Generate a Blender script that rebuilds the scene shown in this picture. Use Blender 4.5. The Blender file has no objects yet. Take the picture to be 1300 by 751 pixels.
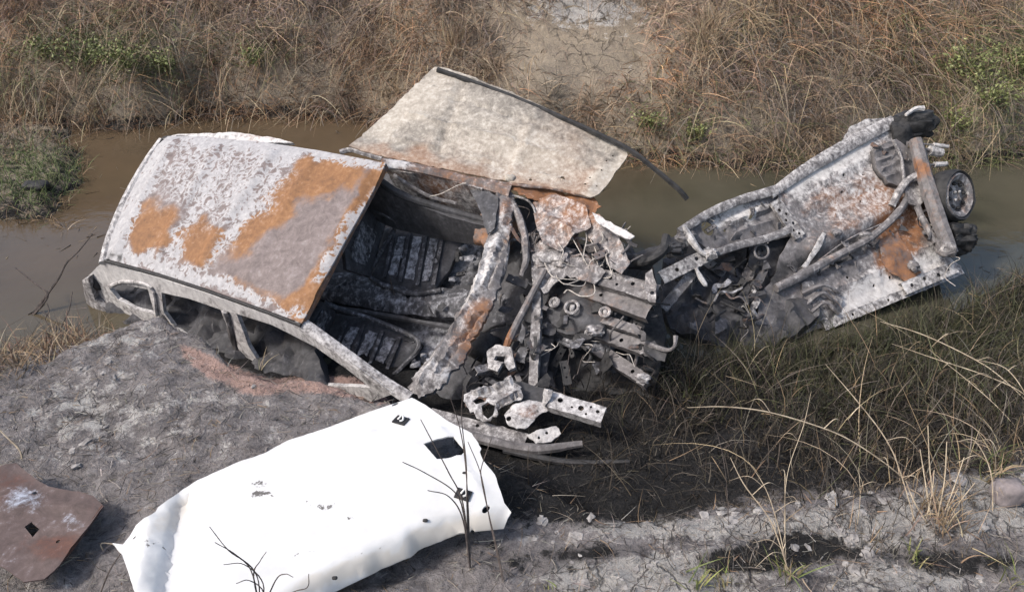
import bpy, math, random
import numpy as np
from mathutils import Vector, Matrix
from mathutils.geometry import delaunay_2d_cdt

# ------------------------------------------------------------------ camera, sky, sun, exposure
SC = bpy.context.scene
COL = SC.collection
F, CX, CY, CAMH, PITCH = 1082.0, 650.0, 375.5, 2.7, math.radians(32)
cam = bpy.data.cameras.new('camera'); cam_o = bpy.data.objects.new('camera', cam); COL.objects.link(cam_o)
cam.sensor_width = 36; cam.lens = 36 * F / 1300; cam.clip_start = .05; cam.clip_end = 2000
cam_o.location = (0, 0, CAMH); cam_o.rotation_euler = (math.pi / 2 - PITCH, 0, 0)
SC.camera = cam_o
SUN_EL, SUN_AZ = math.radians(47), math.radians(-112)     # azimuth clockwise from +Y: the sun stands left of and a little behind the viewer
world = bpy.data.worlds.new('World'); SC.world = world; world.use_nodes = True
wn = world.node_tree.nodes; wl = world.node_tree.links
sky = wn.new('ShaderNodeTexSky'); sky.sky_type = 'NISHITA'; sky.sun_disc = False
sky.sun_elevation = SUN_EL; sky.sun_rotation = SUN_AZ; sky.dust_density = 4.0; sky.air_density = 1.2; sky.ozone_density = 1.0
wn['Background'].inputs['Strength'].default_value = 0.15
wl.new(sky.outputs[0], wn['Background'].inputs[0])
sun = bpy.data.lights.new('sun', 'SUN'); sun_o = bpy.data.objects.new('sun', sun); COL.objects.link(sun_o)
sun.energy = 2.2; sun.angle = math.radians(7); sun.color = (1, .965, .925)
sd = Vector((math.sin(SUN_AZ) * math.cos(SUN_EL), math.cos(SUN_AZ) * math.cos(SUN_EL), math.sin(SUN_EL)))
sun_o.rotation_euler = sd.to_track_quat('Z', 'Y').to_euler(); sun_o.location = (-8, -4, 10)
SC.view_settings.view_transform = 'Standard'; SC.view_settings.look = 'None'
SC.view_settings.exposure = 0.7; SC.view_settings.gamma = 1; SC.view_settings.use_curve_mapping = False

# ------------------------------------------------------------------ pixel -> place
rng = np.random.default_rng(7); random.seed(7)
CAM = np.array([0, 0, CAMH])
FW = np.array([0, math.cos(PITCH), -math.sin(PITCH)]); RT = np.array([1., 0, 0]); UP = np.cross(RT, FW)
def proj(P):
    d = np.asarray(P, float) - CAM; z = np.maximum(d @ FW, .05)
    return np.stack([CX + F * (d @ RT) / z, CY - F * (d @ UP) / z], -1)
def ray(px, py):
    d = FW * F + RT * (px - CX) - UP * (py - CY); return d / np.linalg.norm(d)
def onz(px, py, z):
    d = ray(px, py); return CAM + d * (z - CAMH) / d[2]
def nrm(v): v = np.asarray(v, float); return v / np.linalg.norm(v)
class Frame:
    def __init__(s, o, ex, ey, n=None):
        s.o = np.asarray(o, float); s.ex = nrm(ex); n = np.cross(s.ex, ey) if n is None else n
        s.n = nrm(n); s.ey = np.cross(s.n, s.ex)
    def uv(s, px, py, h=0.):
        d = ray(px, py); p = CAM + d * (((s.o + s.n * h) - CAM) @ s.n) / (d @ s.n); q = p - s.o
        return (q @ s.ex, q @ s.ey)
    def W(s, u, v, h=0.): return s.o + s.ex * u + s.ey * v + s.n * h
    def P(s, px, py, h=0.): u, v = s.uv(px, py, h); return s.W(u, v, h)
def frame3(a, b, c):                       # plane through three places, normal towards the viewer
    a, b, c = map(np.asarray, (a, b, c)); n = nrm(np.cross(b - a, c - a))
    if n @ (CAM - a) < 0: n = -n
    return Frame(a, b - a, None, n)

# ------------------------------------------------------------------ noise
def _h(i): return np.modf(np.abs(np.sin(i @ np.array([127.1, 311.7, 74.7])) * 43758.5453))[0]
def vnoise(p):
    i = np.floor(p); f = p - i; u = f * f * (3 - 2 * f); r = 0
    for a in (0, 1):
        for b in (0, 1):
            for c in (0, 1):
                w = (u[:, 0] if a else 1 - u[:, 0]) * (u[:, 1] if b else 1 - u[:, 1]) * (u[:, 2] if c else 1 - u[:, 2])
                r = r + w * _h(i + np.array([a, b, c]))
    return r
def fbm(p, oct=4, g=.5):
    p = np.asarray(p, float); r = 0; a = 1; s = 0
    for k in range(oct):
        r = r + a * vnoise(p + 17.3 * k); s += a; a *= g; p = p * 2.03
    return r / s - .5
def fbm2(x, y, f, oct=4, seed=0.): return fbm(np.stack([x * f, y * f, np.full_like(x, seed)], -1), oct)
def sstep(a, b, x): t = np.clip((x - a) / (b - a), 0, 1); return t * t * (3 - 2 * t)

# ------------------------------------------------------------------ objects
def tag(o, label=None, cat=None, group=None, kind=None):
    for k, v in (('label', label), ('category', cat), ('group', group), ('kind', kind)):
        if v: o[k] = v
    return o
def thing(name, loc, label, cat, group=None):
    o = bpy.data.objects.new(name, None); COL.objects.link(o); o.location = loc; o.empty_display_size = .2
    return tag(o, label, cat, group)
def root_loc(p):
    while p.parent: p = p.parent
    return np.array(p.location)
def build(name, V, Fc, mat, parent=None, A=None, attr='m', smooth=True, origin=None):
    me = bpy.data.meshes.new(name); V = np.asarray(V, float)
    off = root_loc(parent) if parent else (np.asarray(origin, float) if origin is not None else np.zeros(3))
    if isinstance(Fc, np.ndarray):
        me.vertices.add(len(V)); me.vertices.foreach_set('co', (V - off).astype(np.float32).ravel())
        k = Fc.shape[1]; me.loops.add(Fc.size); me.loops.foreach_set('vertex_index', Fc.astype(np.int32).ravel())
        me.polygons.add(len(Fc)); me.polygons.foreach_set('loop_start', np.arange(0, Fc.size, k, dtype=np.int32))
        me.update(calc_edges=True)
    else:
        me.from_pydata([tuple(x) for x in V - off], [], Fc); me.update()
    if A is not None:
        a = me.color_attributes.new(attr, 'FLOAT_COLOR', 'POINT'); c = np.ones((len(V), 4), np.float32); c[:, :3] = A
        a.data.foreach_set('color', c.ravel())
    if smooth: me.polygons.foreach_set('use_smooth', np.ones(len(me.polygons), bool))
    me.materials.append(mat)
    o = bpy.data.objects.new(name, me); COL.objects.link(o)
    if parent: o.parent = parent
    elif origin is not None: o.location = off
    return o
def addg(name, geos, mat, parent=None, smooth=True, origin=None):
    V = []; Fc = []; A = []; n = 0
    for v, f, a in geos:
        V.append(v); A.append(a); Fc += [tuple(i + n for i in q) for q in f]; n += len(v)
    o = build(name, np.concatenate(V), Fc, mat, parent, np.concatenate(A), smooth=smooth, origin=origin)
    if smooth: o.data.set_sharp_from_angle(angle=math.radians(38))
    return o
def blobm(P, base, blobs):
    # stains of rust (0), white ash (1) and soot (2) at their own places on the thing
    m = np.tile(np.array(base, float), (len(P), 1))
    if blobs:
        q = proj(P) + np.stack([fbm(P * 7 + 3.3, 3), fbm(P * 7 + 41.7, 3)], 1) * 34
        for b in blobs:
            c, x, y, rx, ry, s = b[:6]; an = math.radians(b[6]) if len(b) > 6 else 0
            dx, dy = q[:, 0] - x, q[:, 1] - y
            a = (dx * math.cos(an) + dy * math.sin(an)) / rx; d = (-dx * math.sin(an) + dy * math.cos(an)) / ry
            m[:, c] += s * np.exp(-(a * a + d * d) ** 1.5)
    return m
def inpoly(P, poly):
    x, y = P[:, 0], P[:, 1]; r = np.zeros(len(P), bool); n = len(poly)
    for i in range(n):
        x1, y1 = poly[i]; x2, y2 = poly[(i + 1) % n]
        if y1 == y2: continue
        r ^= ((y1 > y) != (y2 > y)) & (x < (x2 - x1) * (y - y1) / (y2 - y1) + x1)
    return r
def resample(p, sp, rag=0):
    o = []; n = len(p)
    for i in range(n):
        a, b = np.array(p[i]), np.array(p[(i + 1) % n]); k = max(1, int(np.linalg.norm(b - a) / sp))
        for j in range(k):
            q = a + (b - a) * j / k
            if rag and j: q = q + rng.normal(0, rag, 2)
            o.append(q)
    return o
def edged(P, poly):
    d = np.full(len(P), 9.); n = len(poly)
    for i in range(n):
        a, b = poly[i], poly[(i + 1) % n]; ab = b - a; L = ab @ ab
        if L < 1e-12: continue
        t = np.clip((P - a) @ ab / L, 0, 1); d = np.minimum(d, np.linalg.norm(P - (a + t[:, None] * ab), axis=1))
    return d
def sheet(fr, out, h=0., holes=(), sp=.05, t=.005, crump=.008, cf=5., ribs=(), dome=(0, .1), base=(.3, .4, .2), blobs=(), uvmode=False, rag=.003, lip=0., hf=None, seed=None):
    """a pressed steel sheet: outline and holes in a plane, ribs, dents, real thickness"""
    toUV = (lambda q: q) if uvmode else (lambda q: fr.uv(q[0], q[1], h))
    seed = rng.uniform(0, 50) if seed is None else seed
    ol = resample([toUV(q) for q in out], sp, rag); hl = []
    for ho in holes:
        if ho[0] == 'c':
            cu, cv = toUV(ho[1:3]); r = ho[3]; r2 = ho[4] if len(ho) > 4 else r
            hl.append([np.array([cu + r * math.cos(a), cv + r2 * math.sin(a)]) for a in np.linspace(0, 2 * math.pi, 12, endpoint=False)])
        else: hl.append(resample([toUV(q) for q in ho], sp))
    oa = np.array(ol); lo, hi = oa.min(0), oa.max(0)
    gx, gy = np.meshgrid(np.arange(lo[0], hi[0], sp), np.arange(lo[1], hi[1], sp)); g = np.stack([gx.ravel(), gy.ravel()], 1)
    g[:, 0] += (np.arange(len(g)) % 2) * sp * .3; g = g + rng.normal(0, sp * .12, g.shape)
    k = inpoly(g, ol) & (edged(g, ol) > sp * .45)
    for q in hl: k &= ~inpoly(g, q) & (edged(g, q) > sp * .3)
    pts = [Vector(p) for p in ol]; ed = [(i, (i + 1) % len(ol)) for i in range(len(ol))]
    for q in hl:
        s = len(pts); pts += [Vector(p) for p in q]; ed += [(s + i, s + (i + 1) % len(q)) for i in range(len(q))]
    pts += [Vector(p) for p in g[k]]
    vv, _, ff, *_ = delaunay_2d_cdt(pts, ed, [], 0, 1e-5)
    V2 = np.array([(p[0], p[1]) for p in vv]); ff = [tuple(f) for f in ff]
    cen = np.array([V2[list(f)].mean(0) for f in ff]); k = inpoly(cen, ol)
    for q in hl: k &= ~inpoly(cen, q)
    ff = [f for f, a in zip(ff, k) if a]
    ff = [f if np.cross(V2[f[1]] - V2[f[0]], V2[f[2]] - V2[f[0]]) > 0 else f[::-1] for f in ff]
    d = edged(V2, ol); z = np.full(len(V2), float(h))
    if dome[0]: z += dome[0] * (1 - np.exp(-d / dome[1]))
    if lip: z += lip * np.exp(-(d / (sp * .9)) ** 2)
    z += crump * 2 * fbm2(V2[:, 0], V2[:, 1], cf, 3, seed)
    for r in ribs:
        a, b = np.array(toUV(r[0:2])), np.array(toUV(r[2:4])); w, hh = r[4], r[5]; ab = b - a
        tt = np.clip((V2 - a) @ ab / (ab @ ab), 0, 1); dd = np.linalg.norm(V2 - (a + tt[:, None] * ab), axis=1)
        z += hh * np.clip(1.6 * np.exp(-(dd / w) ** 2), 0, 1)
    if hf: z += hf(V2[:, 0], V2[:, 1])
    top = fr.o + V2[:, :1] * fr.ex + V2[:, 1:] * fr.ey + z[:, None] * fr.n
    bot = top - fr.n * t; n = len(top); faces = list(ff) + [tuple(i + n for i in f[::-1]) for f in ff]
    cnt = {}
    for f in ff:
        for i in range(3): cnt[(f[i], f[(i + 1) % 3])] = 1
    for (a, b) in cnt:
        if (b, a) not in cnt: faces.append((b, a, a + n, b + n))
    m = blobm(top, base, blobs); mb = m.copy(); mb[:, 2] += .25
    return np.concatenate([top, bot]), faces, np.concatenate([m, mb])
def smoothpath(P, k=5):
    P = [np.asarray(p, float) for p in P]
    if len(P) < 3: return np.array([P[0] + (P[1] - P[0]) * i / k for i in range(k + 1)])
    Q = [2 * P[0] - P[1]] + P + [2 * P[-1] - P[-2]]; o = []
    for i in range(1, len(Q) - 2):
        a, b, c, d = Q[i - 1:i + 3]
        for j in range(k):
            t = j / k; o.append(.5 * (2 * b + (c - a) * t + (2 * a - 5 * b + 4 * c - d) * t * t + (3 * b - a - 3 * c + d) * t ** 3))
    return np.array(o + [P[-1]])
def tube(P, r, ns=8, k=5, rough=0., base=(.3, .4, .2), blobs=(), flat=1., up=(0, 0, 1), cf=14., cap=True, square=False):
    Q = smoothpath(P, k); n = len(Q); r = np.interp(np.linspace(0, 1, n), np.linspace(0, 1, len(np.atleast_1d(r))), np.atleast_1d(r))
    T = np.gradient(Q, axis=0); T /= np.linalg.norm(T, axis=1)[:, None] + 1e-9; u = np.asarray(up, float)
    V = []
    for i in range(n):
        s = np.cross(T[i], u); s = s / (np.linalg.norm(s) + 1e-9); w = np.cross(s, T[i])
        for j in range(ns):
            a = 2 * math.pi * (j + .5) / ns; c, d = math.cos(a), math.sin(a)
            if square: e = max(abs(c), abs(d)); c, d = c / e, d / e
            V.append(Q[i] + r[i] * (s * c + w * d * flat))
    V = np.array(V)
    if rough:
        c = np.repeat(Q, ns, 0); dd = V - c; V = c + dd * (1 + rough * 3 * fbm(V * cf + 3.1, 3))[:, None]
    Fc = [(i * ns + j, i * ns + (j + 1) % ns, (i + 1) * ns + (j + 1) % ns, (i + 1) * ns + j) for i in range(n - 1) for j in range(ns)]
    if cap: Fc += [tuple(range(ns))[::-1], tuple(range((n - 1) * ns, n * ns))]
    return V, Fc, blobm(V, base, blobs)
def channel(A, B, w, dpt, up, holes=(), t=.004, crump=.006, **kw):
    """pressed open steel rail from A to B: top web with punched holes and two flanges"""
    A = np.asarray(A, float); B = np.asarray(B, float); L = np.linalg.norm(B - A); e = nrm(B - A); n = nrm(np.asarray(up) - (np.asarray(up) @ e) * e)
    f = Frame(A, e, None, n); g = []
    g.append(sheet(f, [(0, -w / 2), (L, -w / 2), (L, w / 2), (0, w / 2)], holes=[('c', a * L, b * w, r) for a, b, r in holes], sp=min(.04, w / 2.5), t=t, crump=crump, uvmode=True, **kw))
    for s in (-1, 1):
        ff = Frame(A + f.ey * s * w / 2, e, None, f.ey * s)
        sg = 1 if abs(ff.ey @ n - 1) < .1 else -1
        g.append(sheet(ff, [(0, -sg * dpt), (L, -sg * dpt), (L, 0), (0, 0)], sp=.045, t=t, crump=crump, uvmode=True, **kw))
    return g
def lump(c, s, rough=.35, base=(.2, .1, .6), n=2, cf=6., blobs=(), R=None):
    """irregular chunk: a rounded block knocked out of shape"""
    V, Fc = ICO[n]; D = np.sign(V) * np.abs(V) ** .7; v = D * np.asarray(s)
    if R is not None: v = v @ R.T
    v = v * (1 + rough * 2 * fbm(V * cf * .35 + rng.uniform(0, 40), 3))[:, None] + np.asarray(c)
    return v, Fc, blobm(v, base, blobs)
def ico(n):
    p = (1 + 5 ** .5) / 2
    V = [(-1, p, 0), (1, p, 0), (-1, -p, 0), (1, -p, 0), (0, -1, p), (0, 1, p), (0, -1, -p), (0, 1, -p), (p, 0, -1), (p, 0, 1), (-p, 0, -1), (-p, 0, 1)]
    Fc = [(0, 11, 5), (0, 5, 1), (0, 1, 7), (0, 7, 10), (0, 10, 11), (1, 5, 9), (5, 11, 4), (11, 10, 2), (10, 7, 6), (7, 1, 8), (3, 9, 4), (3, 4, 2), (3, 2, 6), (3, 6, 8), (3, 8, 9), (4, 9, 5), (2, 4, 11), (6, 2, 10), (8, 6, 7), (9, 8, 1)]
    V = [nrm(v) for v in V]
    for _ in range(n):
        mid = {}; F2 = []
        def m(a, b):
            k = (min(a, b), max(a, b))
            if k not in mid: mid[k] = len(V); V.append(nrm(V[a] + V[b]))
            return mid[k]
        for a, b, c in Fc:
            x, y, z = m(a, b), m(b, c), m(c, a); F2 += [(a, x, z), (b, y, x), (c, z, y), (x, y, z)]
        Fc = F2
    return np.array(V), Fc
ICO = {1: ico(1), 2: ico(2), 3: ico(3)}

# ------------------------------------------------------------------ materials
class NT:
    def __init__(s, name, rough=.8, spec=.3):
        s.m = bpy.data.materials.new(name); s.m.use_nodes = True; s.t = s.m.node_tree; s.b = s.t.nodes['Principled BSDF']
        s.b.inputs['Roughness'].default_value = rough; s.b.inputs['Specular IOR Level'].default_value = spec
        s.co = s.t.nodes.new('ShaderNodeTexCoord').outputs['Object']
    def N(s, t, **kw):
        n = s.t.nodes.new(t)
        for k, v in kw.items(): setattr(n, k, v)
        return n
    def L(s, a, b): s.t.links.new(a, b)
    def noise(s, sc, det=6, ro=.6, vec=None, dist=0.):
        n = s.N('ShaderNodeTexNoise'); n.inputs['Scale'].default_value = sc; n.inputs['Detail'].default_value = det; n.inputs['Roughness'].default_value = ro
        n.inputs['Distortion'].default_value = dist; s.L(vec or s.co, n.inputs['Vector']); return n.outputs['Fac']
    def ramp(s, f, st):
        r = s.N('ShaderNodeValToRGB'); e = r.color_ramp.elements
        while len(e) < len(st): e.new(.5)
        for q, (p, c) in zip(e, st): q.position = p; q.color = (*c, 1)
        s.L(f, r.inputs[0]); return r.outputs[0]
    def math(s, op, a, b=None, c=None):
        n = s.N('ShaderNodeMath', operation=op)
        for i, x in enumerate((a, b, c)):
            if x is None: continue
            if isinstance(x, (int, float)): n.inputs[i].default_value = x
            else: s.L(x, n.inputs[i])
        return n.outputs[0]
    def lin(s, *ts):        # sum of (value, weight) pairs, last item a constant
        r = ts[-1]
        for v, w in ts[:-1]: r = s.math('MULTIPLY_ADD', v, w, r)
        return r
    def rng(s, v, a, b):
        n = s.N('ShaderNodeMapRange', interpolation_type='SMOOTHSTEP'); s.L(v, n.inputs[0]); n.inputs[1].default_value = a; n.inputs[2].default_value = b; return n.outputs[0]
    def mix(s, f, a, b):
        n = s.N('ShaderNodeMix', data_type='RGBA')
        for sock, x in ((n.inputs[0], f), (n.inputs[6], a), (n.inputs[7], b)):
            if isinstance(x, tuple): sock.default_value = (*x, 1)
            elif isinstance(x, (int, float)): sock.default_value = x
            else: s.L(x, sock)
        return n.outputs[2]
    def attr(s, name):
        n = s.N('ShaderNodeAttribute', attribute_name=name); return n.outputs['Color']
    def sep(s, c):
        n = s.N('ShaderNodeSeparateColor'); s.L(c, n.inputs[0]); return n.outputs
    def bump(s, hgt, st=.4, dist=.01):
        n = s.N('ShaderNodeBump'); n.inputs['Strength'].default_value = st; n.inputs['Distance'].default_value = dist; s.L(hgt, n.inputs['Height']); s.L(n.outputs[0], s.b.inputs['Normal'])
    def col(s, c): s.L(c, s.b.inputs['Base Color'])
def burnt(name, steel=((.035, .032, .033), (.13, .12, .12), (.24, .225, .225)), ash=((.22, .21, .215), (.42, .405, .40), (.58, .565, .555)), rust=((.075, .034, .02), (.19, .088, .042), (.27, .145, .08)), ret=0., rough=.72, soft=False):
    k = NT(name, rough); a = k.sep(k.attr('m')); n1 = k.noise(4.5, 8, .66, dist=.6); n2 = k.noise(34, 7, .7); n3 = k.noise(150, 4, .6); n4 = k.noise(11, 8, .72, dist=1.2)
    mp = k.N('ShaderNodeMapping'); mp.inputs['Scale'].default_value = (3., 3., .5); mp.inputs['Rotation'].default_value = (.6, .35, .4); k.L(k.co, mp.inputs['Vector']); n5 = k.noise(9, 7, .7, vec=mp.outputs[0])
    cs = k.ramp(k.lin((n4, .6), (n5, .4), 0.), ((.32, steel[0]), (.52, steel[1]), (.70, steel[2])))
    cr = k.ramp(k.lin((n1, .35), (n2, .35), (n5, .3), 0.), ((.36, rust[0]), (.52, rust[1]), (.66, rust[2])))
    ca = k.ramp(k.lin((n2, .35), (n4, .35), (n5, .3), 0.), ((.34, ash[0]), (.5, ash[1]), (.63, ash[2])))
    fr = k.rng(k.lin((a[0], 1.), (n1, 1.0), (n2, .5), (n5, .5), -1.0), .3, .75)
    ga = k.lin((a[1], 1.), (n2, .8), (n4, 1.0), (n3, .3), (n5, .6), -1.35)
    if soft == 'roof': fr = k.rng(k.lin((a[0], 1.), (n1, .55), (n2, .15), (n5, .4), -.55), .22, .7); ga = k.lin((a[1], 1.), (n2, .5), (n4, .4), (n3, .2), (n5, .5), -.8)
    elif soft:
        fr0 = k.lin((a[0], 1.), (n1, .5), (n2, .12), (n5, .35), -.5); ga = k.lin((a[1], 1.), (n2, .45), (n4, .5), (n3, .2), (n5, .5), -.83)
        fr = k.rng(fr0, .12, .85)
    if ret:
        nr = k.noise(17, 4, .6, dist=.5); rd = k.math('ABSOLUTE', k.math('SUBTRACT', nr, .5)); ga = k.math('ADD', ga, k.math('MULTIPLY', k.math('MULTIPLY', k.math('SUBTRACT', .06, rd), ret), k.rng(a[1], .18, .5)))
    fa = k.math('MULTIPLY', k.rng(ga, *((.22, .72) if soft == 'roof' else (.1, .9) if soft else (.28, .78))), .93)
    fs = k.rng(k.lin((a[2], 1.), (n1, .9), (n4, .8), -.85), .35, .75)
    c = k.mix(fr, cs, cr); c = k.mix(fa, c, ca); c = k.mix(fs, c, k.ramp(n2, ((.3, (.010, .010, .011)), (.7, (.045, .043, .043)))))
    k.col(c); k.bump(k.lin((n2, .4), (n3, .3), (n4, .3), 0.), .3, .008); return k.m
M_body = burnt('burnt_body_steel')
M_roof = burnt('scorched_roof_steel', steel=((.075, .06, .058), (.15, .122, .118), (.225, .19, .185)), ret=6., soft='roof', rust=((.10, .05, .026), (.20, .098, .043), (.28, .155, .08)), ash=((.19, .186, .193), (.30, .295, .302), (.41, .405, .41)))
M_panel = burnt('pale_scorched_steel', soft=True, ash=((.18, .157, .13), (.34, .305, .26), (.50, .465, .415)), steel=((.05, .046, .042), (.14, .127, .112), (.24, .22, .19)), rust=((.10, .055, .035), (.21, .12, .075), (.30, .195, .13)))
M_under = burnt('burnt_underbody_steel', ash=((.24, .225, .215), (.44, .42, .405), (.60, .58, .56)), steel=((.03, .029, .03), (.14, .13, .13), (.25, .24, .24)))
M_dark = burnt('charred_steel', steel=((.014, .014, .015), (.062, .061, .066), (.17, .167, .178)), ash=((.18, .18, .20), (.38, .378, .40), (.56, .555, .58)))
M_plate = burnt('rusty_plate_steel', steel=((.05, .036, .033), (.095, .068, .062), (.15, .115, .11)), rust=((.045, .022, .017), (.085, .04, .03), (.13, .068, .05)), ash=((.22, .24, .29), (.34, .37, .43), (.46, .48, .54)))
def plain(name, c1, c2, sc=30, rough=.8, bump=.3):
    k = NT(name, rough); n = k.noise(sc, 6, .65); k.col(k.ramp(n, ((.35, c1), (.65, c2)))); k.bump(n, bump, .01); return k.m
M_wire = plain('bare_wire', (.20, .18, .16), (.48, .44, .40), 60)
M_rub = plain('charred_rubber', (.010, .010, .011), (.035, .034, .034), 18, .7)
M_twig = plain('burnt_twig', (.035, .028, .026), (.11, .09, .08), 40)
M_clod = plain('ash_clod', (.12, .11, .105), (.32, .30, .285), 18, .95, .8)
M_stone = plain('grey_stone', (.09, .08, .08), (.22, .19, .19), 12, .9, .6)
k = NT('white_lining_shell', .55, .35); a = k.sep(k.attr('m')); n1 = k.noise(9, 6, .6); n2 = k.noise(45, 6, .7)
c = k.ramp(n1, ((.3, (.49, .485, .475)), (.7, (.57, .565, .558))))
c = k.mix(k.rng(k.lin((a[2], 1.), (n2, 1.2), (n1, .5), -.85), .48, .6), c, (.10, .092, .085))
c = k.mix(k.math('MULTIPLY', k.rng(k.lin((a[0], 1.), (n1, .8), (n2, .4), -.6), .35, .75), .55), c, (.46, .41, .34)); k.col(c); k.bump(n2, .12, .004); M_white = k.m
k = NT('grass_blade', .75, .25); at = k.attr('col'); n = k.noise(30, 3)
c = k.mix(k.math('MULTIPLY', n, .55), at, (.05, .04, .03)); k.col(c); M_grass = k.m
k = NT('soil', .95, .15); a = k.sep(k.attr('m')); n1 = k.noise(1.6, 8, .65); n2 = k.noise(9, 9, .7); n3 = k.noise(55, 7, .72); n4 = k.noise(210, 3, .6)
vo = k.N('ShaderNodeTexVoronoi', feature='DISTANCE_TO_EDGE'); vo.inputs['Scale'].default_value = 4.2
wv = k.N('ShaderNodeVectorMath', operation='MULTIPLY_ADD'); nz = k.N('ShaderNodeTexNoise'); nz.inputs['Scale'].default_value = 6; nz.inputs['Detail'].default_value = 5; k.L(k.co, nz.inputs['Vector'])
k.L(nz.outputs['Color'], wv.inputs[0]); wv.inputs[1].default_value = (.25, .25, .25); k.L(k.co, wv.inputs[2]); k.L(wv.outputs[0], vo.inputs['Vector'])
crk = k.rng(k.lin((vo.outputs['Distance'], 1.), (n2, .10), -.05), .0, .03)
soil = k.ramp(k.lin((n2, .55), (n3, .45), 0.), ((.34, (.08, .072, .071)), (.5, (.215, .196, .192)), (.64, (.36, .333, .325))))
pale = k.ramp(k.lin((n2, .5), (n3, .5), 0.), ((.32, (.20, .187, .175)), (.52, (.40, .378, .355)), (.66, (.54, .515, .49))))
char = k.ramp(n3, ((.3, (.008, .008, .008)), (.7, (.04, .038, .038))))
tan = k.ramp(k.lin((n2, .5), (n3, .5), 0.), ((.3, (.17, .135, .10)), (.5, (.29, .24, .18)), (.7, (.37, .315, .25))))
fa = k.rng(k.lin((a[1], 1.), (n2, 1.3), (n3, .5), -.9), .42, .58); fc = k.rng(k.lin((a[2], 1.), (n2, 1.2), (n3, .5), -.85), .42, .62); ft = k.rng(k.lin((a[0], 1.), (n2, .4), -.2), .35, .65)
c = k.mix(ft, soil, tan); c = k.mix(fa, c, pale); c = k.mix(fc, c, char)
al = k.N('ShaderNodeAttribute', attribute_name='p'); pk = k.sep(al.outputs['Color'])
c = k.mix(k.rng(k.lin((pk[0], 1.), (n2, .9), (n3, .4), -.65), .4, .62), c, k.ramp(n3, ((.3, (.26, .17, .14)), (.65, (.44, .31, .27)))))
ck = k.math('MULTIPLY', k.math('SUBTRACT', 1., crk), k.rng(k.math('MAXIMUM', a[1], pk[1]), .25, .6))
c = k.mix(k.math('MULTIPLY', ck, .6), c, (.05, .042, .038)); k.col(c)
k.bump(k.lin((n2, 1.0), (n3, .7), (n4, .3), (ck, -.7), 0.), 1., .04); M_soil = k.m
k = NT('muddy_water', .06, .5); n1 = k.noise(.6, 4); n2 = k.noise(3.5, 3); k.b.inputs['IOR'].default_value = 1.33
sx = k.N('ShaderNodeSeparateXYZ'); k.L(k.co, sx.inputs[0]); silt_sky = k.rng(k.lin((sx.outputs[0], 1.), (n1, 3.), (sx.outputs[1], -1.7), 10.9), -3.2, 1.5)  # brown silt to olive; towards the viewer, grey sky reflection put into the colour
k.col(k.mix(silt_sky, k.ramp(n1, ((.35, (.062, .045, .028)), (.65, (.088, .062, .038)))), k.ramp(n1, ((.35, (.042, .040, .028)), (.65, (.068, .062, .044)))))); k.bump(k.lin((n2, 1.), (k.noise(14, 3), .25), 0.), .16, .02); M_water = k.m

# ------------------------------------------------------------------ ground: near terrace, ditch, far bank, one sheet to the horizon
WZ = -1.0; TZ = -.30
ek = [onz(*q, TZ) for q in [(0, 470), (50, 462), (105, 432), (150, 412), (205, 408), (245, 425), (300, 476), (345, 486), (425, 486), (490, 512), (560, 545), (600, 580), (640, 606), (700, 625), (760, 652), (840, 664), (940, 646), (1010, 640), (1080, 632), (1180, 612), (1300, 585)]]
ek = [(-9, ek[0][1])] + [(p[0], p[1]) for p in ek] + [(9, ek[-1][1] + .3)]
wk = [onz(*q, WZ) for q in [(0, 445), (50, 440), (90, 430), (860, 462), (930, 456), (1000, 450), (1080, 438), (1180, 410), (1240, 388), (1300, 364)]]
fk = [onz(*q, WZ) for q in [(0, 165), (150, 163), (250, 153), (330, 152), (440, 154), (560, 176), (700, 200), (780, 206), (900, 213), (960, 215), (1100, 207), (1240, 208), (1300, 200)]]
ekx, eky = np.array([p[0] for p in ek]), np.array([p[1] for p in ek])
o_ = np.argsort(ekx); ekx, eky = ekx[o_], eky[o_]
wkx = np.array([-9] + [p[0] for p in wk[:3]] + [-2.2, -.7, 0., .7] + [p[0] for p in wk[3:]] + [9]); wky = np.array([wk[0][1]] + [p[1] for p in wk[:3]] + [5.3, 5.3, 5.2, 5.1] + [p[1] for p in wk[3:]] + [wk[-1][1] + .4])
fkx = np.array([-12] + [p[0] for p in fk] + [12]); fky = np.array([fk[0][1]] + [p[1] for p in fk] + [fk[-1][1]])
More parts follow.
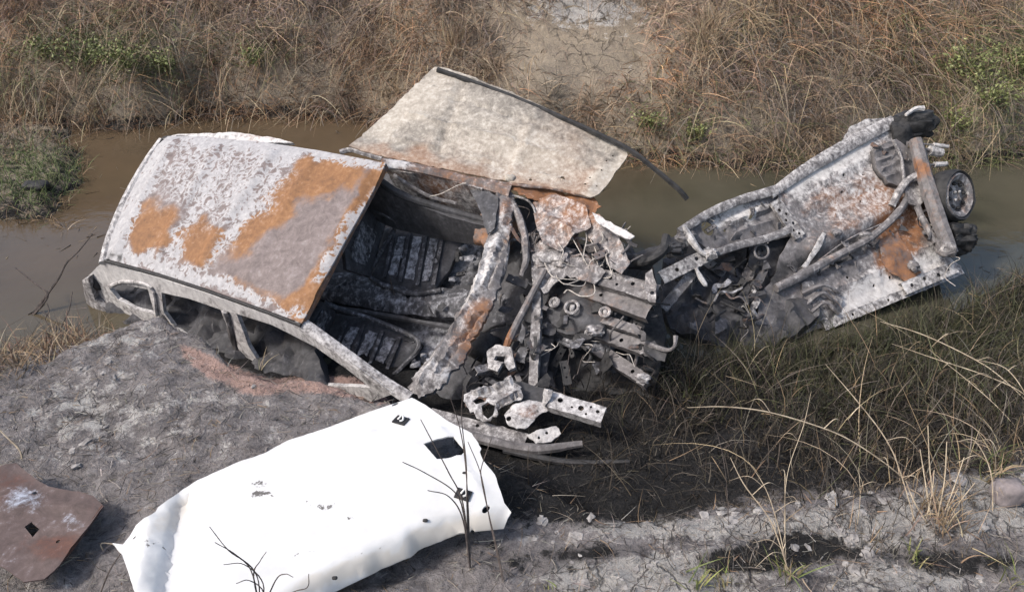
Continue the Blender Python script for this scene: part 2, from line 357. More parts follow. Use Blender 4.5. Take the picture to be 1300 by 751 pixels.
def ground_z(x, y, detail=True):
    x = np.asarray(x, float); y = np.asarray(y, float)
    w = fbm2(x, y, 2.2, 3, 5.) * .16
    ye = np.interp(x, ekx, eky) + w; yw = np.maximum(np.interp(x, wkx, wky), ye + .35)
    s = y - ye
    dr = np.interp(x, [-4, -2.7, -2.3, -.5, 0, 1.2, 2.6], [.12, .15, .55, .6, .5, .36, .18])
    r = .22
    z0 = TZ + .05 * sstep(.5, 0, np.abs(s + .2)) * 0 - .02 * np.clip(ye - y, 0, 3)
    z = np.where(s < 0, z0, TZ - dr * sstep(0, r, s))
    t = np.clip((s - r * .6) / np.maximum(yw - ye - r * .6, .05), 0, None)
    z = np.where(s > r * .6, np.minimum(z, TZ - dr * sstep(0, r, s) + (WZ - (TZ - dr)) * np.clip(t, 0, 1)), z)
    z = np.where(t > 1, np.maximum(WZ - .7 * (y - yw), -1.6), z)
    # far bank
    yf = np.interp(x, fkx, fky) + fbm2(x, y, 1.1, 3, 9.) * .35
    q = y - yf
    zb = np.where(q < 0, WZ + q * .9, WZ + .42 * sstep(0, .45, q) + .80 * np.clip(q - .2, 0, 2.5)) + fbm2(x, y, 1.3, 4, 2.) * .28 * sstep(0, .6, q)
    z = np.where(y > 6.3, np.maximum(z, np.maximum(zb, -1.6)), z)
    # grassy spit on the left
    xs = x + .42 * (y - 7.0)
    d = np.minimum(-3.98 - xs, y - 6.95 - .25 * fbm2(x, y, 1.5, 2, 4.))
    zs = -1.6 + .70 * sstep(-.9, .5, d + .7 * fbm2(x, y, 1.7, 3, 14.))
    z = np.where(y > 6.2, np.maximum(z, zs), z)
    if detail:
        near = sstep(6.5, 5.0, y)
        z = z + (fbm2(x, y, 3.0, 5, 1.) * .11 + fbm2(x, y, 9., 4, 6.) * .06 + fbm2(x, y, 22., 3, 3.) * .04) * (.35 + .65 * near) * np.where(z < WZ - .05, .2, 1)
    return z
def axis(a, b, st, far):
    c = np.arange(a, b + st / 2, st); e = []; d = st; p = b
    while p < far: d *= 1.35; p += d; e.append(p)
    f = []; d = st; p = a
    while p > -far: d *= 1.35; p -= d; f.append(p)
    return np.concatenate([f[::-1], c, e])
def yaxis():
    a = np.arange(1.3, 5.6, .022); b = np.arange(5.6, 13.2, .04); f = []; p = 1.3; d = .03
    while p > -300: d *= 1.35; p -= d; f.append(p)
    e = []; p = 13.2; d = .05
    while p < 500: d *= 1.3; p += d; e.append(p)
    return np.concatenate([f[::-1], a, b, e])
gys = yaxis(); gxs = axis(-7.4, 7.6, .032, 400)
X, Y = np.meshgrid(gxs, gys); x, y = X.ravel(), Y.ravel(); z = ground_z(x, y)
GV = np.stack([x, y, z], 1); nx, ny = len(gxs), len(gys)
ii = (np.arange(ny - 1)[:, None] * nx + np.arange(nx - 1)[None]).ravel(); GF = np.stack([ii, ii + 1, ii + nx + 1, ii + nx], 1)
gq = proj(GV); gm = np.zeros((len(GV), 3)); gp = np.zeros((len(GV), 3))
def gb(arr, c, X0, Y0, rx, ry, s, an=0):
    an = math.radians(an); dx, dy = gq[:, 0] - X0, gq[:, 1] - Y0
    a = (dx * math.cos(an) + dy * math.sin(an)) / rx; d = (-dx * math.sin(an) + dy * math.cos(an)) / ry
    arr[:, c] += s * np.exp(-(a * a + d * d) ** 1.4) * (y > 1)
# ash (1), char (2), tan clay (0)
gm[:, 1] = .24 + .2 * fbm2(x, y, .9, 3, 8.); gm[:, 2] = .16
farm = y > 6.3
gm[:, 0] = np.where(farm, .6, .05)
for b in [(1, 830, 735, 140, 34, .6), (1, 1090, 670, 140, 32, .6, -8), (1, 1260, 640, 90, 40, .5), (1, 860, 668, 120, 16, .5), (1, 250, 540, 240, 60, .16), (1, 180, 430, 90, 24, .25), (1, 1240, 550, 70, 40, .4), (1, 700, 640, 60, 26, .22), (1, 1150, 735, 110, 24, .35), (1, 90, 500, 70, 60, .14),
          (2, 950, 560, 330, 80, .75), (2, 770, 595, 140, 66, 1.), (2, 1150, 470, 240, 80, .35), (2, 700, 510, 120, 90, .6), (2, 560, 715, 120, 34, .12), (2, 1010, 695, 80, 26, .5), (2, 930, 715, 70, 20, .5), (2, 690, 715, 90, 24, .3), (2, 1230, 715, 90, 22, .45), (2, 600, 660, 50, 40, .3), (2, 770, 700, 60, 12, .35), (2, 130, 660, 60, 60, .12), (2, 660, 600, 60, 50, .25), (2, 1120, 700, 90, 22, .2), (2, 330, 440, 120, 26, .3), (2, 500, 460, 90, 50, .4), (2, 110, 560, 60, 60, .08)]: gb(gm, *b)
for b in [(0, 300, 480, 60, 20, .75, 20), (0, 410, 488, 70, 16, .75), (0, 480, 508, 50, 12, .5, 12), (0, 240, 445, 40, 16, .5, 30), (0, 200, 410, 50, 14, .3), (0, 1240, 10, 70, 30, .45), (1, 750, 60, 80, 60, .5)]: gb(gp, *b)
gb(gm, 1, 740, 5, 90, 32, .42)
gm[:, 2] += .45 * sstep(.16, .02, np.abs(z - WZ - .03))
ground = build('ground', GV, GF, M_soil, None, gm); ground['kind'] = 'structure'
pa = ground.data.color_attributes.new('p', 'FLOAT_COLOR', 'POINT'); c4 = np.ones((len(GV), 4), np.float32); c4[:, :3] = gp; pa.data.foreach_set('color', c4.ravel())
wx = np.linspace(-60, 60, 41); wy = np.linspace(3.9, 13, 21); X, Y = np.meshgrid(wx, wy); WV = np.stack([X.ravel(), Y.ravel(), np.full(X.size, WZ)], 1)
ii = (np.arange(20)[:, None] * 41 + np.arange(40)[None]).ravel(); water = build('ditch_water', WV, np.stack([ii, ii + 1, ii + 42, ii + 41], 1), M_water); water['kind'] = 'structure'
def G(px, py, dz=0.):        # where the line of sight meets the ground
    d = ray(px, py); t = np.arange(1.5, 16, .01); P = CAM + t[:, None] * d; g = np.maximum(ground_z(P[:, 0], P[:, 1]), WZ); i = np.argmax(P[:, 2] < g); return P[i] + np.array([0, 0, dz])

# ------------------------------------------------------------------ the burnt car lying on its wheels, tipped towards the near bank
CR = Frame((-2.883, 6.027, -.14), (.882, -.468, .051), None, (-.296, -.468, .833))
K = CR.P
car = thing('burnt_car', K(300, 400, -1.1) * [1, 1, 0] + [0, 0, -1.3], 'burnt-out car shell with rust-streaked white roof sunk tilted in the ditch', 'car')
RB = [(1, 140, 315, 8, 30, .5, 20), (1, 470, 262, 5, 60, .4, 28), (0, 478, 225, 12, 30, .6, 28), (0, 190, 292, 34, 26, 1.1, -35), (0, 253, 310, 30, 24, 1.05, -50), (0, 415, 222, 46, 26, 1.0, -20), (0, 352, 262, 52, 20, .85, -50), (0, 312, 300, 34, 16, .7, -55), (0, 470, 250, 14, 70, 1.1, 28), (0, 425, 325, 12, 100, 1.0, 28), (0, 388, 388, 22, 20, .9), (0, 330, 372, 60, 12, .4, 18),
      (1, 284, 237, 44, 56, 0.29, 25), (1, 235, 215, 36, 60, 0.27, 30), (1, 340, 225, 30, 60, 0.29, 32), (1, 300, 182, 110, 12, 0.89, 8), (1, 430, 198, 70, 8, 0.81, 10), (1, 170, 250, 15, 100, 0.96, 27), (1, 438, 303, 9, 52, 0.89, 29), (1, 235, 290, 10, 70, 0.36, 30), (1, 292, 290, 13, 80, 0.38, 32), (1, 160, 325, 50, 9, 0.73, 15), (1, 260, 356, 80, 9, 0.81, 18), (1, 345, 390, 70, 8, 0.38, 20), (1, 205, 322, 24, 10, 0.24), (1, 375, 345, 60, 40, 0.06),
      (2, 146, 328, 10, 5, .8), (2, 436, 245, 16, 26, .16), (2, 290, 225, 26, 20, .22), (2, 240, 240, 16, 20, .2), (2, 270, 262, 12, 16, .22), (2, 340, 340, 60, 30, .1)]
roof = addg('roof', [sheet(CR, [(213, 173), (260, 173), (330, 180), (400, 190), (490, 207), (474, 242), (440, 304), (412, 356), (383, 410), (330, 390), (262, 366), (200, 346), (134, 328), (142, 298), (160, 255), (184, 210), (200, 184)], sp=.028, t=.012, crump=.006, cf=3, dome=(.05, .16), rag=0,
    ribs=[(204, 327, 277, 192, .035, .022), (262, 334, 346, 200, .04, .024), (150, 318, 222, 182, .03, .018), (398, 372, 466, 226, .04, .018), (320, 350, 395, 214, .03, .012)], base=(.10, .16, 0), blobs=RB)], M_roof, car)
for nm, pts in (('drip_rail', [(133, 331), (200, 349), (262, 369), (330, 393), (382, 413)]), ('drip_rail', [(203, 183), (213, 174), (262, 176), (330, 183), (400, 193), (490, 210)])):
    addg(nm, [tube([K(*q, -.012) for q in pts], .012, 6, 6, .1, base=(.1, .05, .8))], M_body, car)
# roof header below the front edge
addg('roof_header', [tube([K(*q, -.035) for q in [(488, 211), (470, 246), (438, 304), (411, 357), (384, 408)]], .03, 8, 8, .04, base=(.6, .2, .1), square=True, up=CR.n)], M_body, car)
rear = addg('tailgate_frame', [tube([K(*q) for q in [(131, 334, -.03), (140, 300, -.025), (160, 252, -.02), (186, 206, -.02), (206, 178, -.03)]], .034, 8, 6, .04, base=(.05, .6, .05), flat=.8, square=True, up=CR.n)], M_body, car)
addg('rear_spoiler_lip', [sheet(CR, [(206, 176), (225, 170), (300, 168), (345, 174), (372, 181), (330, 181), (262, 174)], h=.0, sp=.04, t=.03, base=(.2, .7, .1), blobs=[(0, 330, 174, 30, 8, .6)])], M_body, car)
# near side: window frames leaning out below the roof edge
sa = K(134, 331, -.02); sb = K(383, 413, -.02)
SF = Frame(sa, sb - sa, None, np.cross(sb - sa, CR.o * 0 + (CR.ey * .19 + CR.n * .38)) * -1)
if SF.n @ (CAM - sa) < 0: SF = Frame(sa, sb - sa, None, -SF.n)
SB = [(1, 150, 345, 60, 12, .5), (1, 260, 375, 120, 9, .6, 18), (2, 330, 470, 60, 20, .3), (2, 122, 372, 12, 12, .3), (0, 140, 390, 30, 14, .2)]
side = addg('side_panel', [sheet(SF, [(131, 333), (200, 352), (262, 372), (330, 396), (383, 414), (430, 447), (470, 477), (500, 500), (470, 510), (420, 505), (330, 500), (250, 470), (190, 425), (150, 415), (118, 396), (108, 376), (112, 350), (124, 338)],
    holes=[[(139, 366), (158, 361), (188, 367), (196, 398), (172, 392), (150, 380)], [(205, 371), (240, 379), (280, 393), (288, 412), (300, 440), (318, 472), (262, 446), (222, 416), (208, 396)], [(300, 398), (345, 412), (400, 440), (440, 468), (470, 492), (400, 488), (340, 478), (316, 440)], ('c', 122, 362, .05, .05)],
    sp=.03, t=.03, crump=.004, base=(.03, .62, .0), blobs=SB, rag=.001)], M_body, car)
addg('window_trim', [tube([SF.P(*q, .012) for q in [(139, 363), (160, 357), (192, 365), (199, 400)]], .013, 6, 5, base=(.05, .6, .1))], M_body, side)
addg('window_trim', [tube([SF.P(*q, .012) for q in [(205, 400), (222, 420), (262, 450), (318, 476)]], .012, 6, 5, base=(.1, .3, .4))], M_body, side)
addg('rear_bumper_end', [sheet(SF, [(104, 356), (112, 352), (120, 380), (150, 408), (130, 404), (110, 385)], h=.05, sp=.04, t=.05, base=(.1, .45, .15), dome=(.03, .05))], M_body, car)
addg('tail_lamp_socket', [lump(SF.P(124, 358, -.02), (.05, .05, .06), .2, (0, 0, 1.))], M_dark, car)
addg('window_pillar', [tube([SF.P(*q) for q in [(287, 394, .0), (292, 412, .0), (302, 440, -.02), (324, 478, -.05)]], [.03, .026, .04, .06], 8, 5, .15, base=(.05, .05, .55), blobs=[(1, 290, 400, 9, 16, .9)])], M_body, car)
addg('seat_belt_pillar', [tube([SF.P(*q) for q in [(296, 420, -.08), (310, 445, -.08), (330, 466, -.1)]], .035, 6, 5, .2, base=(.0, .0, .8))], M_dark, car)
# windscreen pillars and the crusted cowl beam
addg('windscreen_pillar', [tube([K(*q) for q in [(378, 407, -.03), (430, 443, -.16), (480, 480, -.3), (520, 506, -.4)]], [.042, .038, .038, .045], 8, 6, .04, base=(.08, .55, .05), flat=.7, square=True, up=CR.n)], M_body, car)
addg('windscreen_pillar', [tube([K(*q) for q in [(484, 207, -.03), (530, 214, -.14), (590, 228, -.28), (648, 243, -.38)]], [.04, .034, .034, .05], 8, 6, .06, square=True, up=CR.n, base=(.5, .3, .05), blobs=[(1, 500, 210, 18, 10, .6)], flat=.7)], M_body, car)
addg('cowl_beam', [sheet(CR, [(630, 238), (624, 285), (612, 332), (594, 376), (566, 424), (540, 460), (518, 492), (532, 506), (556, 494), (588, 456), (618, 404), (638, 350), (648, 295), (652, 246)], h=-.40, sp=.022, t=.03, crump=.03, cf=6, dome=(.06, .05), rag=.008, base=(.24, .24, .05),
     blobs=[(1, 612, 340, 12, 90, .4, 22), (0, 600, 420, 26, 50, .35, 25), (1, 545, 475, 25, 25, .35), (2, 640, 300, 12, 40, .3), (0, 640, 270, 12, 30, .3)], ribs=[(634, 250, 604, 380, .014, .03), (604, 380, 535, 490, .014, .03), (642, 300, 620, 370, .01, -.03), (612, 400, 560, 474, .01, -.035)])], M_body, car)
# cabin: floor, tunnel, two seats, ash
fl = -.9
addg('cabin_floor', [sheet(CR, [(300, 250), (520, 215), (680, 260), (720, 400), (690, 560), (560, 560), (400, 520), (250, 400)], h=fl, sp=.07, t=.03, crump=.03, base=(.05, .16, .5), blobs=[(1, 580, 320, 40, 40, .5), (1, 540, 450, 50, 40, .5), (1, 470, 480, 40, 30, .3)])], M_dark, car)
addg('gear_tunnel', [sheet(CR, [(395, 352), (440, 345), (520, 362), (600, 368), (610, 405), (560, 402), (500, 398), (440, 386), (405, 380)], h=-.80, sp=.035, t=.2, crump=.012, dome=(.04, .03), base=(.14, .36, .12), cf=9, holes=[('c', 521, 377, .022, .03)])], M_dark, car)
addg('tunnel_trim', [tube([K(*q, -.72) for q in [(400, 388), (450, 394), (510, 404), (585, 418)]], .02, 6, 5, .3, base=(.1, .2, .5))], M_dark, car)
def seat(pix, back, rim, ribs, lab):
    s = addg('seat', [sheet(CR, pix, h=-.78, sp=.025, t=.04, crump=.006, cf=8, dome=(.03, .02), base=(.05, .12, .45))], M_dark, car)
    s['label'] = lab
    for r in ribs: addg('slat', [tube([K(r[0], r[1], -.73), K((r[0] + r[2]) / 2, (r[1] + r[3]) / 2, -.725), K(r[2], r[3], -.73)], .014, 6, 4, .1, base=(.08, .3, .25), flat=.6, up=CR.n, square=True)], M_dark, s)
    for r, q in zip(ribs[:-1], ribs[1:]):
        m = lambda a, b, t: a + (b - a) * t
        addg('spring_panel', [sheet(CR, [(m(r[0], q[0], .25), m(r[1], q[1], .25) + 5), (m(r[0], q[0], .75), m(r[1], q[1], .75) + 5), (m(r[2], q[2], .75), m(r[3], q[3], .75) - 6), (m(r[2], q[2], .25), m(r[3], q[3], .25) - 6)], h=-.74, sp=.02, t=.008, crump=.012, cf=16, base=(.0, .5, .12))], M_dark, s)
    bf = frame3(K(*back[0], -.72), K(*back[1], -.72), K(*back[2], -.42))
    addg('backrest', [sheet(bf, back, sp=.03, t=.03, crump=.006, base=(.06, .15, .4), dome=(.02, .02))], M_dark, s)
    c = np.mean(back, 0); addg('back_panel', [sheet(bf, [tuple(c + (np.array(q) - c) * .62) for q in back], h=.025, sp=.025, t=.01, crump=.01, cf=14, base=(.0, .45, .15))], M_dark, s)
    addg('frame_tube', [tube([K(*q) for q in rim], .018, 7, 5, .08, base=(.1, .3, .25))], M_dark, s)
seat([(484, 292), (512, 283), (560, 292), (590, 300), (572, 340), (548, 372), (500, 362), (470, 352)], [(470, 352), (490, 285), (462, 262), (438, 318), (440, 342)], [(455, 262, -.5), (478, 268, -.5), (502, 280, -.58), (500, 292, -.7), (478, 330, -.72), (470, 352, -.74), (520, 372, -.74), (560, 368, -.74)],
     [(500, 296, 488, 352, .016, .03), (520, 294, 508, 358, .016, .03), (541, 296, 530, 362, .016, .03), (562, 300, 550, 362, .016, .03)], 'charred front seat frame on the far side')
seat([(424, 398), (470, 404), (520, 424), (536, 436), (516, 462), (488, 482), (450, 462), (408, 436)], [(408, 436), (428, 398), (412, 384), (392, 416)], [(412, 384, -.5), (432, 392, -.58), (480, 408, -.68), (532, 434, -.72), (510, 466, -.74), (488, 484, -.74)],
     [(440, 408, 424, 446, .016, .03), (462, 412, 446, 456, .016, .03), (486, 420, 468, 466, .016, .03), (508, 428, 490, 472, .016, .03)], 'charred front seat frame on the near side')
for i in range(34):      # flakes of ash and broken glass in the footwells
    q = [(575 + rng.normal(0, 18), 325 + rng.normal(0, 24)), (530 + rng.normal(0, 24), 455 + rng.normal(0, 16))][i % 2]
    s_ = rng.uniform(.015, .045); addg('ash_flake', [lump(K(*q, fl + .05 + rng.uniform(0, .08)), (s_, s_ * .8, s_ * .5), .4, (.0, .55, .1), 1)], M_dark, car)
for q, r in (((560, 330), .05), ((452, 300), .06), ((470, 440), .06)): pass
# far side seen through the windscreen: door inner, its window and beam
fa = K(488, 225, -.10); FS = frame3(K(488, 225, -.10), K(640, 262, -.42), K(520, 290, -.62))
addg('far_door_inner', [sheet(frame3(K(470, 232, -.18), K(618, 292, -.50), K(520, 300, -.72)), [(466, 228), (500, 248), (560, 272), (618, 288), (610, 312), (560, 304), (500, 290), (450, 268)], sp=.035, t=.03, crump=.008, base=(.0, .08, .45))], M_dark, car)
addg('door_beam', [tube([K(*q) for q in [(474, 222, -.16), (508, 246, -.26), (560, 264, -.40), (616, 280, -.5)]], .026, 8, 6, .1, base=(.0, .15, .55))], M_dark, car)
addg('far_door_skin', [sheet(frame3(K(492, 218, -.14), K(618, 268, -.46), K(560, 290, -.72)), [(488, 214), (520, 220), (570, 228), (612, 240), (622, 278), (580, 268), (530, 254), (500, 236)], h=-.06, sp=.035, t=.01, crump=.012, base=(.42, .45, .0), blobs=[(0, 560, 240, 30, 12, .3)])], M_body, car)
addg('door_frame_curve', [tube([K(*q) for q in [(500, 222, -.2), (525, 238, -.26), (548, 250, -.33), (580, 258, -.4)]], .014, 6, 5, .1, base=(.1, .3, .2))], M_body, car)
addg('loose_wire', [tube([K(*q) for q in [(543, 250, -.32), (560, 246, -.30), (580, 236, -.26), (592, 232, -.26)]], .0035, 5, 6)], M_wire, car)
addg('hanging_lining_rag', [sheet(CR, [(594, 236), (616, 240), (632, 250), (628, 290), (618, 296), (610, 268)], h=-.33, sp=.03, t=.01, crump=.03, base=(.0, .2, .4), cf=10)], M_dark, car)

# engine bay, crushed
E_ = lambda px, py, h=-.7: K(px, py, h)
addg('firewall', [sheet(CR, [(640, 250), (700, 250), (720, 330), (705, 420), (690, 500), (600, 545), (540, 520), (590, 440), (622, 380), (640, 300)], h=-.72, sp=.05, t=.02, crump=.05, cf=6, base=(.12, .12, .45), blobs=[(0, 630, 290, 26, 40, .6), (1, 640, 400, 20, 30, .25)])], M_dark, car)
addg('blower_housing', [lump(K(632, 292, -.58), (.14, .17, .10), .3, (.55, .1, .25), 3, R=np.stack([CR.ex, CR.ey, CR.n], 1))], M_body, car)
addg('dashboard_frame', [tube([K(*q) for q in [(648, 250, -.42), (664, 290, -.44), (668, 330, -.46), (662, 350, -.5)]], [.02, .03, .025, .02], 8, 6, .35, base=(.3, .3, .25))], M_body, car)
addg('dashboard_frame', [tube([K(*q) for q in [(648, 285, -.42), (640, 340, -.42), (630, 370, -.46)]], [.014, .02, .014], 8, 6, .35, base=(.2, .35, .3))], M_body, car)
addg('dashboard_frame', [tube([K(*q) for q in [(640, 245, -.40), (672, 256, -.42), (684, 282, -.46)]], .008, 6, 6, .1, base=(.2, .5, .0))], M_body, car)
addg('steering_column', [tube([K(*q) for q in [(692, 342, -.46), (672, 380, -.5), (648, 428, -.54), (641, 446, -.56)]], [.022, .022, .028, .02], 8, 6, .1, base=(.3, .2, .2), blobs=[(0, 643, 430, 10, 14, .7)])], M_body, car)
addg('column_bracket', [sheet(CR, [(618, 446), (630, 438), (650, 442), (654, 466), (646, 470), (640, 460), (632, 472), (620, 468)], h=-.54, sp=.025, t=.03, crump=.03, cf=12, base=(.25, .55, .0), holes=[[(630, 452), (642, 452), (640, 460), (628, 458)]])], M_body, car)
addg('pedal_box', [lump(K(612, 440, -.7), (.12, .10, .08), .3, (.0, .15, .6), 2, R=np.stack([CR.ex, CR.ey, CR.n], 1))], M_dark, car)
addg('door_post', channel(K(684, 300, -.48), K(677, 492, -.62), .06, .05, CR.n, holes=[(.3, 0, .012), (.55, 0, .014), (.8, 0, .012)], base=(.2, .35, .15)), M_body, car)
addg('far_inner_wing', [sheet(CR, [(676, 256), (706, 246), (744, 262), (750, 286), (726, 300), (712, 318), (690, 310), (680, 284)], h=-.42, sp=.028, t=.008, crump=.05, cf=7, base=(.5, .42, .0), blobs=[(0, 735, 262, 22, 14, .4)], ribs=[(690, 270, 735, 300, .02, .03)])], M_body, car)
addg('far_inner_wing', [sheet(CR, [(735, 262), (762, 275), (786, 300), (800, 334), (790, 350), (772, 336), (760, 312), (742, 296)], h=-.46, sp=.028, t=.008, crump=.06, cf=8, base=(.4, .38, .08), blobs=[(0, 748, 272, 18, 12, .5)])], M_body, car)
addg('wing_edge', [sheet(CR, [(752, 270), (765, 276), (790, 290), (806, 300), (800, 304), (782, 297), (760, 284)], h=-.36, sp=.03, t=.012, crump=.01, base=(.1, .75, .0))], M_body, car)
addg('strut_tower', [lump(K(704, 330, -.56), (.15, .10, .10), .45, (.4, .4, .1), 3, cf=9, R=np.stack([CR.ex, CR.ey, CR.n], 1))], M_body, car)
addg('scuttle_fold', [sheet(CR, [(672, 312), (690, 300), (712, 322), (750, 330), (770, 346), (756, 362), (720, 350), (690, 372), (676, 352)], h=-.5, sp=.028, t=.01, crump=.06, cf=8, base=(.32, .38, .12))], M_body, car)
addg('bay_floor', [sheet(CR, [(690, 300), (760, 320), (830, 340), (846, 420), (830, 500), (770, 540), (690, 560), (670, 480), (684, 380)], h=-.98, sp=.06, t=.03, crump=.09, cf=5, base=(.1, .05, .8))], M_dark, car)
eng = addg('engine_block', [lump(K(738, 398, -.76), (.27, .22, .14), .3, (.25, .08, .5), 3, cf=8, R=np.stack([CR.ex, CR.ey, CR.n], 1))], M_dark, car)
for (px, py), r in (((726, 390), .045), ((768, 396), .032), ((704, 384), .03)):
    c_ = K(px, py, -.58); ring = [c_ + r * (CR.ex * math.cos(a) + CR.ey * math.sin(a)) for a in np.linspace(0, 2 * math.pi, 13)]
    addg('pulley', [tube(ring, .011, 6, 2, base=(.3, .4, .1), up=CR.n), lump(c_ - CR.n * .02, (.02, .02, .03), .1, (.3, .5, .0), 1)], M_body, eng)
for (px, py, h, s) in ((700, 420, -.72, (.08, .06, .06)), (785, 385, -.7, (.07, .09, .05)), (812, 372, -.66, (.05, .05, .05)), (722, 432, -.78, (.09, .05, .05)), (762, 440, -.8, (.10, .06, .05))):
    addg('engine_part', [lump(K(px, py, h), s, .5, (.2, .25, .3), 2, cf=9, R=np.stack([CR.ex, CR.ey, CR.n], 1))], M_dark, eng)
# front cross members, tow hooks and radiator support
up = CR.n
addg('cross_member', channel(K(764, 352, -.52), K(834, 372, -.50), .12, .07, up, holes=[(.15, .1, .012), (.3, -.15, .01), (.55, .15, .014), (.85, .2, .012)], base=(.25, .32, .12)), M_body, car)
addg('end_plate', [sheet(CR, [(820, 348), (828, 342), (834, 362), (832, 384), (822, 380), (818, 364)], h=-.47, sp=.025, t=.012, crump=.03, base=(.3, .38, .08), holes=[('c', 828, 372, .014)])], M_body, car)
addg('cross_member', channel(K(738, 366, -.6), K(824, 396, -.56), .10, .07, up, holes=[(.3, 0, .012)], base=(.3, .15, .3)), M_body, car)
addg('cross_member', channel(K(748, 418, -.7), K(832, 446, -.62), .09, .06, up, holes=[(.5, 0, .014)], base=(.2, .12, .4)), M_body, car)
addg('cross_member', channel(K(750, 436, -.78), K(822, 484, -.70), .08, .06, up, holes=[(.75, 0, .014)], base=(.15, .2, .3)), M_body, car)
addg('cross_member', channel(K(738, 394, -.66), K(812, 420, -.6), .06, .05, up, base=(.3, .25, .2)), M_body, car)
addg('tow_hook', [tube([K(*q) for q in [(820, 436, -.58), (846, 444, -.54), (856, 440, -.5), (858, 426, -.48)]], [.018, .014, .012, .016], 6, 6, .3, base=(.2, .3, .2))], M_body, car)
for q, s in (((824, 446), .05), ((817, 480), .045), ((756, 420), .06)): addg('torn_bracket', [lump(K(*q, -.6), (s, s * .7, s * .5), .6, (.15, .4, .15), 2, cf=10)], M_body, car)
addg('radiator_hose', [tube([K(*q) for q in [(800, 318, -.7), (812, 334, -.62), (838, 322, -.58), (846, 300, -.6)]], .03, 8, 6, .3, base=(.1, .0, .8))], M_dark, car)
addg('front_subframe', [tube([K(*q) for q in [(780, 330, -.7), (820, 330, -.66), (850, 310, -.62)]], [.05, .06, .045], 8, 6, .4, base=(.1, .05, .6))], M_dark, car)
# wiring loom bursting out of the bay
c_ = (752, 352)
for i, (a, b) in enumerate([((700, 300), (724, 326)), ((712, 284), (735, 318)), ((690, 330), (722, 352)), ((748, 300), (750, 330)), ((762, 290), (757, 322)), ((776, 305), (768, 330)), ((784, 322), (770, 342)), ((705, 345), (730, 360)), ((720, 362), (738, 372)), ((740, 282), (748, 322))]):
    addg('wire', [tube([K(c_[0] + rng.normal(0, 7), c_[1] + rng.normal(0, 5), -.54), K(b[0] + rng.normal(0, 7), b[1] + rng.normal(0, 5), -.48 + rng.uniform(-.05, .06)), K((a[0] + b[0]) / 2 + rng.normal(0, 8), (a[1] + b[1]) / 2 + rng.normal(0, 8), -.44 + rng.uniform(-.05, .05)), K(*a, -.46 + rng.uniform(-.08, .03))], .0035, 5, 6)], M_wire, car)
addg('wire', [tube([K(*q, -.5) for q in [(752, 352), (755, 372), (738, 376), (722, 368), (716, 372)]], .0045, 5, 6)], M_wire, car)

def scrap(fr, poly, n, h0, h1, parent, mats, tones, size=1.):
    lo = np.min(poly, 0); hi = np.max(poly, 0); c = 0
    while c < n:
        q = rng.uniform(lo, hi)
        if not inpoly(q[None], poly)[0]: continue
        c += 1; h = rng.uniform(h0, h1); p = fr.P(q[0], q[1], h); b = tones[rng.integers(len(tones))]; b = (b[0] + rng.uniform(-.1, .1), b[1] + rng.uniform(-.15, .15), b[2] + rng.uniform(-.15, .15)); m = mats[rng.integers(len(mats))]
        nn = nrm(fr.n + rng.normal(0, .45, 3)); f = Frame(p, nrm(rng.normal(0, 1, 3)), None, nn); f.ex = nrm(np.cross(f.ey, f.n)); f.ey = np.cross(f.n, f.ex); f = Frame(p, nrm(np.cross(rng.normal(0, 1, 3), nn)), None, nn)
        k = rng.uniform(); r = rng.uniform(.03, .085) * size
        if k < .38:
            na = rng.integers(5, 9); aa = np.sort(rng.uniform(0, 2 * math.pi, na)); ol = [(r * rng.uniform(.5, 1.4) * math.cos(a), r * rng.uniform(.4, 1.1) * math.sin(a)) for a in aa]
            try: addg('torn_sheet', [sheet(f, ol, uvmode=True, sp=.02, t=.005, crump=.03 * size, cf=14, base=b, holes=[('c', 0, 0, .007)] if rng.uniform() < .3 else ())], m, parent)
            except Exception: pass
        elif k < .6:
            L = r * 3; addg('bent_strip', [tube([f.W(-L / 2, 0, 0), f.W(-L * .1, rng.normal(0, .02), rng.normal(0, .025)), f.W(L * .2, rng.normal(0, .02), rng.normal(0, .025)), f.W(L / 2, rng.normal(0, .03), rng.normal(0, .03))], rng.uniform(.008, .02) * size, 6, 4, .1, base=b, flat=.3, up=nn, square=True)], m, parent)
        elif k < .75:
            L = r * 2.4; addg('bracket', channel(f.W(-L / 2, 0, 0), f.W(L / 2, 0, 0), r * .8, r * .5, nn, holes=[(.3, 0, .008), (.7, 0, .007)], base=b), m, parent)
        elif k < .88:
            L = r * 3; addg('pipe', [tube([f.W(-L / 2, 0, 0), f.W(0, rng.normal(0, .03), rng.normal(0, .03)), f.W(L / 2, rng.normal(0, .04), 0)], rng.uniform(.006, .016) * size, 7, 5, .1, base=b)], m, parent)
        else:
            L = r * 3.5; addg('wire', [tube([f.W(0, 0, 0)] + [f.W(L * (j + 1) / 4 + rng.normal(0, .02), rng.normal(0, .04), rng.normal(.02, .04)) for j in range(4)], .003, 5, 5)], M_wire if rng.uniform() < .5 else M_twig, parent)
DT = [(.1, .05, .7), (.2, .15, .45), (.35, .1, .4), (.1, .3, .3), (.05, .0, .8), (.05, .0, .8)]
scrap(CR, [(690, 300), (760, 325), (820, 345), (845, 420), (820, 490), (740, 470), (690, 500), (672, 420)], 95, -.92, -.55, car, [M_dark, M_dark, M_body], DT)
scrap(CR, [(650, 300), (686, 300), (684, 480), (620, 520), (590, 500), (630, 400)], 45, -.7, -.52, car, [M_dark, M_dark, M_body], DT, .9)
scrap(CR, [(650, 250), (690, 245), (800, 300), (800, 340), (700, 345), (655, 320)], 34, -.6, -.44, car, [M_body], [(.45, .25, .1), (.5, .2, .15), (.2, .2, .4)], .9)
